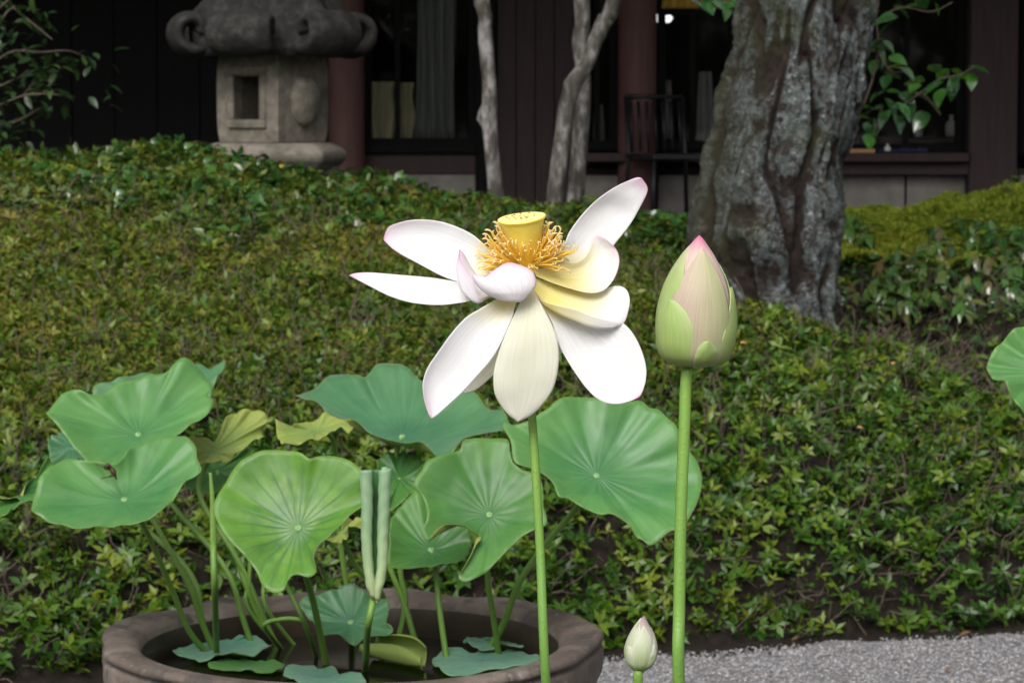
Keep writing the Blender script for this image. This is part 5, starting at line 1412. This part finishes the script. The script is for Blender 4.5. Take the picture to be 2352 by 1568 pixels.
# each petal: strips of (x, y, depth) from edge to edge
petal([[(1060, 600, 40), (950, 520, 90), (860, 435, 150), (800, 390, 180), (700, 345, 210), (600, 321, 230), (500, 317, 240), (420, 331, 240), (350, 360, 235), (324, 425, 225)],
       [(1040, 640, 45), (930, 600, 110), (830, 540, 175), (740, 500, 220), (640, 465, 250), (540, 440, 265), (450, 425, 262), (390, 418, 250), (345, 412, 236), (324, 425, 225)],
       [(1010, 690, 30), (920, 690, 50), (800, 680, 80), (730, 658, 105), (640, 624, 135), (520, 560, 170), (440, 518, 195), (385, 484, 210), (345, 450, 220), (324, 425, 225)]], .30, .95, .30, seed=1)
petal([[(1080, 680, 30), (980, 690, 40), (860, 690, 60), (730, 661, 80), (600, 639, 95), (480, 627, 100), (360, 617, 95), (250, 609, 75), (170, 613, 55), (133, 625, 40)],
       [(1060, 705, 10), (960, 720, 25), (860, 725, 50), (740, 725, 65), (600, 712, 70), (480, 696, 68), (370, 676, 62), (270, 653, 55), (190, 634, 48), (133, 625, 40)],
       [(1040, 730, -20), (940, 742, -40), (840, 757, -50), (740, 776, -50), (620, 787, -40), (480, 774, -25), (360, 739, -5), (260, 690, 15), (185, 652, 32), (133, 625, 40)]], .32, .7, .15, seed=2)
petal([[(1170, 590, 60), (1240, 540, 110), (1320, 460, 170), (1350, 390, 230), (1410, 305, 260), (1490, 220, 265), (1590, 145, 258), (1680, 100, 235), (1725, 84, 228), (1752, 86, 222)],
       [(1190, 600, 55), (1290, 560, 125), (1380, 490, 245), (1450, 420, 295), (1520, 340, 315), (1600, 255, 312), (1670, 185, 270), (1715, 135, 250), (1742, 104, 232), (1752, 86, 222)],
       [(1220, 620, 60), (1340, 600, 170), (1470, 560, 260), (1560, 500, 300), (1620, 430, 300), (1690, 340, 290), (1745, 245, 270), (1780, 175, 250), (1784, 135, 235), (1752, 86, 222)]], .30, .95, .25, seed=3)
petal([[(1150, 600, 20), (1260, 570, 60), (1390, 553, 110), (1448, 505, 150), (1474, 440, 165), (1494, 402, 160), (1535, 412, 140), (1575, 440, 118), (1602, 468, 100)],
       [(1160, 610, 10), (1270, 610, 60), (1390, 600, 120), (1470, 570, 165), (1520, 530, 180), (1550, 495, 172), (1572, 478, 150), (1590, 470, 125), (1602, 468, 100)],
       [(1165, 620, -5), (1280, 655, 10), (1390, 682, 40), (1480, 680, 70), (1545, 650, 90), (1580, 600, 98), (1596, 545, 100), (1603, 500, 100), (1602, 468, 100)],
       [(1168, 628, -20), (1280, 672, -45), (1390, 706, -45), (1475, 722, -30), (1545, 704, -5), (1600, 640, 30), (1627, 560, 60), (1622, 505, 82), (1602, 468, 100)]], .62, .55, .55, seed=4)
petal([[(1160, 640, 10), (1290, 680, 30), (1420, 712, 50), (1510, 718, 60), (1575, 690, 62), (1630, 684, 55), (1670, 706, 40), (1686, 755, 22), (1677, 820, 5), (1655, 886, -10)],
       [(1155, 660, 0), (1270, 715, 0), (1400, 750, 5), (1500, 765, 10), (1570, 765, 12), (1625, 775, 10), (1655, 800, 5), (1668, 830, 0), (1666, 858, -5), (1655, 886, -10)],
       [(1150, 690, -15), (1205, 775, -60), (1290, 835, -80), (1380, 875, -85), (1460, 905, -80), (1530, 918, -65), (1585, 914, -48), (1625, 902, -30), (1645, 893, -18), (1655, 886, -10)],
       [(1152, 700, -30), (1212, 768, -95), (1300, 792, -120), (1390, 812, -118), (1470, 842, -102), (1540, 864, -80), (1590, 876, -55), (1625, 883, -35), (1645, 886, -20), (1655, 886, -10)]], .58, .30, .22, seed=5)
petal([[(1080, 705, 0), (1010, 765, -150), (915, 738, -175), (860, 700, -172), (830, 660, -165), (819, 624, -155), (850, 621, -150), (890, 628, -148)],
       [(1085, 710, -5), (1038, 770, -170), (1005, 735, -215), (975, 700, -222), (945, 660, -215), (920, 640, -196), (902, 632, -170), (890, 628, -148)],
       [(1090, 705, 0), (1075, 770, -150), (1125, 735, -170), (1167, 675, -168), (1150, 606, -155), (1085, 570, -148), (1000, 558, -145), (890, 628, -148)]], .10, .75, .75, lil=.35, seed=6)
petal([[(1040, 680, 0), (930, 670, 10), (860, 640, 15), (815, 590, 15), (785, 535, 10), (765, 500, 0), (745, 484, -10)],
       [(1035, 690, -10), (920, 715, -30), (850, 700, -40), (800, 650, -45), (765, 590, -40), (748, 535, -28), (745, 484, -10)],
       [(1030, 700, -20), (910, 745, -70), (840, 778, -90), (768, 730, -92), (736, 655, -80), (727, 575, -55), (745, 484, -10)],
       [(1035, 700, -25), (915, 735, -85), (856, 744, -115), (820, 660, -112), (775, 590, -90), (742, 530, -55), (745, 484, -10)]], .35, .6, .5, lil=.5, seed=7)
petal([[(1080, 700, -10), (1000, 735, -50), (935, 765, -85), (860, 808, -120), (780, 858, -150), (700, 945, -175), (625, 1050, -190), (568, 1135, -200), (543, 1215, -205), (546, 1290, -205), (562, 1360, -200), (588, 1418, -195)],
       [(1095, 705, -15), (1040, 760, -85), (985, 810, -145), (930, 865, -190), (865, 935, -225), (795, 1025, -245), (725, 1120, -250), (665, 1200, -245), (622, 1275, -235), (600, 1340, -220), (592, 1385, -205), (588, 1418, -195)],
       [(1110, 705, -10), (1075, 745, -50), (1052, 790, -80), (1038, 850, -105), (1008, 920, -125), (968, 1010, -140), (915, 1095, -150), (838, 1182, -160), (758, 1270, -170), (680, 1342, -180), (625, 1392, -188), (588, 1418, -195)]], .36, .8, .06, seed=8, tipw=.045, mid=38)
petal([[(1110, 690, -20), (1080, 770, -70), (1050, 835, -105), (1008, 925, -135), (972, 1020, -150), (941, 1120, -155), (932, 1200, -152), (940, 1280, -142), (972, 1342, -130), (1020, 1398, -120), (1068, 1433, -112)],
       [(1130, 690, -30), (1132, 770, -105), (1130, 850, -165), (1125, 930, -205), (1118, 1020, -230), (1112, 1110, -235), (1105, 1200, -225), (1096, 1280, -205), (1086, 1345, -175), (1076, 1400, -140), (1068, 1433, -112)],
       [(1150, 690, -20), (1178, 750, -60), (1208, 805, -90), (1250, 885, -115), (1282, 970, -130), (1294, 1065, -135), (1286, 1160, -135), (1260, 1255, -128), (1208, 1332, -122), (1140, 1398, -116), (1068, 1433, -112)]], .10, .0, .0, green=.62, seed=9, tipw=.01, mid=-14)
petal([[(1140, 700, -10), (1200, 790, -30), (1255, 880, -50), (1285, 980, -60), (1330, 1075, -70), (1400, 1185, -80), (1465, 1268, -88), (1530, 1320, -92), (1605, 1336, -92), (1680, 1322, -90), (1742, 1295, -85)],
       [(1160, 700, -15), (1260, 790, -70), (1350, 880, -120), (1430, 965, -155), (1505, 1050, -175), (1570, 1125, -180), (1625, 1185, -170), (1670, 1232, -150), (1705, 1265, -125), (1728, 1285, -102), (1742, 1295, -85)],
       [(1180, 690, 0), (1300, 760, 0), (1430, 820, 0), (1560, 860, -5), (1650, 890, -15), (1710, 955, -28), (1752, 1040, -42), (1776, 1125, -56), (1776, 1195, -68), (1762, 1250, -78), (1742, 1295, -85)]], .22, .75, .05, seed=10, tipw=.045, mid=40)
petal([[(1120, 720, 30), (1060, 830, 70), (970, 940, 95), (890, 1050, 105), (825, 1150, 105), (785, 1225, 98), (768, 1274, 90)],
       [(1130, 730, 25), (1090, 860, 75), (1020, 990, 105), (940, 1100, 115), (870, 1185, 112), (810, 1240, 102), (768, 1274, 90)],
       [(1140, 730, 30), (1130, 880, 60), (1060, 1020, 75), (980, 1120, 82), (910, 1195, 86), (835, 1254, 88), (768, 1274, 90)]], .15, .0, .0, green=.7, seed=11, tipw=.01)
petal([[(1150, 720, 30), (1190, 840, 60), (1230, 960, 75), (1265, 1040, 80), (1292, 1070, 82)],
       [(1165, 720, 25), (1220, 830, 65), (1265, 930, 85), (1292, 1010, 90), (1305, 1058, 86)],
       [(1180, 720, 30), (1245, 830, 50), (1290, 920, 62), (1312, 1000, 72), (1312, 1050, 80)]], .15, .0, .0, green=.8, seed=12, tipw=.01)
# receptacle
AX = (RGT * -.115 + UPV * .962 - FWD * .246).normalized()
B0 = zp((1117, 556, 30))
prof = [(46, -50), (48, -10), (52, 15), (68, 70), (92, 138), (109, 192), (119, 225), (125, 240), (131, 247), (134.5, 253), (134, 258), (130, 260.5)]
Mx = AX.to_track_quat('Z', 'Y').to_matrix()
def onaxis(V): return [Mx @ (Vector(v) * S_) + B0 for v in V]
def rwob(r, z, a): return r * (1 + .012 * math.sin(3 * a) + .008 * math.sin(7 * a + 1)), z + (1.5 * math.sin(2 * a) if z > 200 else 0)
V, Fc = lathe(prof, 64, rwob)
rec = wpart('receptacle', onaxis(V), Fc, MT['recept'], flower)
V, Fc = lathe([(130.2, 260.4), (122, 262), (90, 262.5), (45, 263), (.01, 263)], 64, rwob)
wpart('receptacle_face', onaxis(V), Fc, MT['recept_top'], rec)
dots = [(1003, 303), (1010, 309), (1036, 296), (1021, 313), (1044, 303), (1049, 309), (1058, 312), (1048, 290), (1083, 283), (1078, 299), (1084, 306), (1087, 314), (1104, 297), (1110, 303), (1117, 307), (1124, 300), (1130, 280), (1158, 288), (1158, 296)]
topc = Vector(onaxis([(0, 0, 263)])[0])
sv, sf = lathe([(.0009, -.001), (.0009, .0003), (.0006, .0006), (.0001, .0007)], 8)
pm = mesh('pistil', [Mx @ Vector(v) for v in sv], sf, MT['pistil'])
for X, Y_ in dots:
    q_ = on_plane(746.5 + X * .41504, 373.2 + Y_ * .41504, topc, AX)
    obj('pistil', pm, rec, q_ - flower.location)
# stamens: curved filaments with a fat anther and a pale club at the end
rs = random.Random(21); SM = []
for v_ in range(10):
    L = rs.uniform(.030, .039); bend = rs.uniform(-.3, .9); hook = rs.uniform(1.5, 3.4) * rs.choice((1, 1, -1)); side = rs.uniform(-.5, .5)
    P = [Vector((0, 0, 0))]; ang = .0; n_ = 22
    for i in range(n_):
        t2_ = i / n_
        ang += bend / n_ + (hook / n_ * 3.2 if t2_ > .86 else 0)
        P.append(P[-1] + Vector((math.cos(ang), side * t2_ * .5, math.sin(ang))) * (L / n_))
    tt = np.linspace(0, 1, n_ + 1)
    rad = np.where(tt < .38, .00045, np.where(tt < .86, .00085, .0006)); rad[int(.92 * n_):] = .00082; rad[-1] = .0003
    Vt, Ft = tube(P, rad, 6)
    colr = []
    for i in range(n_ + 1):
        c_ = (.97, .78, .16) if tt[i] < .38 else ((.98, .73, .13) if tt[i] < .84 else (.96, .88, .56))
        colr += [c_] * 6
    SM.append(mesh('stamen', Vt, Ft, MT['stamen'], col=colr))
ux = Mx @ Vector((1, 0, 0)); uy = Mx @ Vector((0, 1, 0))
for k in range(310):
    az = 2 * math.pi * k / 310 * 3.0 + rs.uniform(-.1, .1)
    u_ = ux * math.cos(az) + uy * math.sin(az)
    lev = rs.random()
    el = R(-8 + 70 * lev ** 1.15)
    toward = max(0, -u_.dot(FWD))
    if toward > .72 and k % 2: continue
    el = el * (1 - .35 * toward) + R(8) * toward
    dirx = (u_ * math.cos(el) + AX * math.sin(el)).normalized()
    dy_ = AX.cross(dirx).normalized(); dz_ = dirx.cross(dy_)
    base = B0 + u_ * (50 - 6 * lev) * S_ + AX * (-14 + 30 * lev) * S_
    M4 = Matrix((dirx, dy_, dz_)).transposed().to_4x4()
    f_ = rs.uniform(.82, 1.08) * (1 - .30 * toward)
    o_ = obj('stamen', SM[rs.randrange(10)], flower)
    o_.location = base - flower.location; o_.rotation_euler = M4.to_euler(); o_.scale = (f_,) * 3

# ------------------------------------------------------------------ buds
def bud(name, label, bottom, tip, d, prof, petals, stem_pts, foot, scale=1.0, srad=(.005, .0052), group=None):
    """A closed bud: overlapping petals wrapped round one axis; prof = (height, radius) in the pixels of the picture."""
    b3, t3 = at(*bottom, d), at(*tip, d)
    H = (t3 - b3).length; ax = (t3 - b3).normalized(); px = d / F
    xr = (RGT - ax * RGT.dot(ax)).normalized(); yr = ax.cross(xr)             # yr points away from the camera
    hs, rsd = [p_[0] for p_ in prof], [p_[1] * px for p_ in prof]
    t_ = thing(name, foot, label, 'flower bud', group)
    dn = cru(list(zip(hs, rsd)), 400)
    def rad(h): return float(np.interp(h, dn[:, 0], dn[:, 1]))
    for (th, wd, h0, h1, off, shape, colf, sd_) in petals:
        nL, nW = 40, 25; V = []; UV = []; cl = []
        for i in range(nL):
            u_ = i / (nL - 1); h = h0 + (h1 - h0) * u_
            w = wd * (1 - u_ ** shape[0]) ** shape[1]
            for k in range(nW):
                s2 = 2 * k / (nW - 1) - 1
                a = R(th + s2 * w + 4 * math.sin(3 * u_ + sd_))
                r_ = rad(h) * (1 + off * (.4 + .6 * (1 - abs(s2) ** 2))) + .0006 * (1 - abs(s2)) + .0004 * mnoise.noise(Vector((s2 * 2, u_ * 4, sd_)))
                r_ *= 1 + .012 * math.cos(s2 * 3 + sd_) 
                V.append(b3 + ax * (h * H) + (xr * math.sin(a) - yr * math.cos(a)) * r_)
                UV.append((k / (nW - 1), u_)); cl.append(np.clip(colf(u_, abs(s2), s2), 0, 1))
        solid(wpart('petal', V, grid_faces(nL, nW), MT['bud'], t_, uv=UV, col=cl), .0007, 0)
    wpart('stem', *tube(cr([b3 + ax * .004] + [at(*p_, d) for p_ in stem_pts] + [foot + Vector((0, 0, .12)), foot], 60), np.linspace(srad[0], srad[1], 60), 14), MT['fstalk'], t_)
    return t_
lerp = lambda a, b, f_: np.array(a) * (1 - f_) + np.array(b) * f_
G1 = (.32, .44, .13); G2 = (.40, .50, .20); PK = (.66, .46, .42); HOT = (.72, .14, .36); PALE = (.62, .66, .40)
def c_front(u_, a, s2): 
    c_ = lerp((.48, .37, .29), (.42, .45, .22), min(1, max(0, .35 + .8 * s2))); c_ = lerp(c_, (.54, .54, .32), max(0, (u_ - .5) * 1.3))
    return lerp(c_, (.78, .40, .48), max(0, (a - .8) * 4) * max(0, u_ - .2) + max(0, (u_ - .93) * 10))
def c_in(u_, a, s2): return lerp((.64, .48, .42), (.62, .13, .30), max(0, (u_ - .84) / .16) ** 1.3)
def c_side(u_, a, s2): return lerp(lerp(G1, G2, u_), (.74, .62, .52), max(0, u_ - .75) * 2.2)
def c_low(u_, a, s2): return lerp(lerp((.29, .39, .10), (.37, .50, .17), u_), (.50, .56, .28), a ** 3 * .6)
pf = [(0, 14), (.02, 45), (.06, 68), (.12, 80), (.2, 86.5), (.3, 89.5), (.42, 88), (.55, 81), (.66, 70), (.76, 55), (.85, 38), (.92, 21), (.965, 10), (1.0, 0.6)]
bb = (1590, 845); bt = (1607, 541)
foot2 = Vector((at(1560, 1568, FD).x + .012, FPOT.y - .02, WZ - .02))
bud('lotus_bud', 'tall closed lotus bud with green outer petals and a pink tip', bb, bt, FD, pf,
    [(-20, 180, .02, 1.0, -.06, (6, .2), c_in, 1), (170, 110, .02, .93, -.02, (3, .5), c_side, 2), (-75, 62, .02, .93, .00, (3.2, .55), c_side, 3),
     (8, 56, .03, .915, .015, (2.6, .62), c_front, 4), (86, 46, .02, .625, .06, (2.6, .6), c_low, 5), (-46, 44, .01, .505, .05, (2.6, .6), c_low, 6), (18, 24, .0, .205, .085, (2.4, .6), c_low, 7), (200, 60, .01, .5, .04, (2.6, .6), c_low, 8)],
    [(1577, 860), (1572, 980), (1564, 1180), (1560, 1400), (1559, 1568)], foot2, srad=(.0049, .0054), group='lotus buds beside the flower')
foot3 = Vector((at(1465, 1568, 2.6).x + .0, FPOT.y + .10, WZ - .02))
pf3 = [(0, 12), (.03, 18), (.10, 27), (.22, 33.5), (.35, 36), (.5, 34), (.64, 28), (.78, 19), (.89, 10), (.96, 4.5), (1.0, .4)]
cw = lambda u_, a, s2: lerp(lerp((.40, .52, .22), (.62, .66, .48), min(1, u_ * 1.3)), (.70, .70, .58), a ** 3)
cp = lambda u_, a, s2: lerp((.60, .60, .48), (.46, .26, .30), max(0, (u_ - .62) / .38))
bud('lotus_bud', 'small greenish-white lotus bud low over the gravel beside the tall bud stem', (1468, 1538), (1478, 1414), 2.6, pf3,
    [(60, 180, .02, 1.0, -.05, (6, .2), cp, 1), (-70, 80, .02, .96, .0, (3, .5), cw, 2), (10, 52, .02, .84, .03, (2.4, .65), cw, 3), (100, 60, .02, .80, .03, (2.6, .6), cw, 4), (-55, 36, .0, .45, .06, (2.4, .6), cw, 5), (50, 34, .0, .50, .06, (2.4, .6), cw, 6)],
    [(1467, 1550), (1465, 1568)], foot3, srad=(.0045, .0048), group='lotus buds beside the flower')
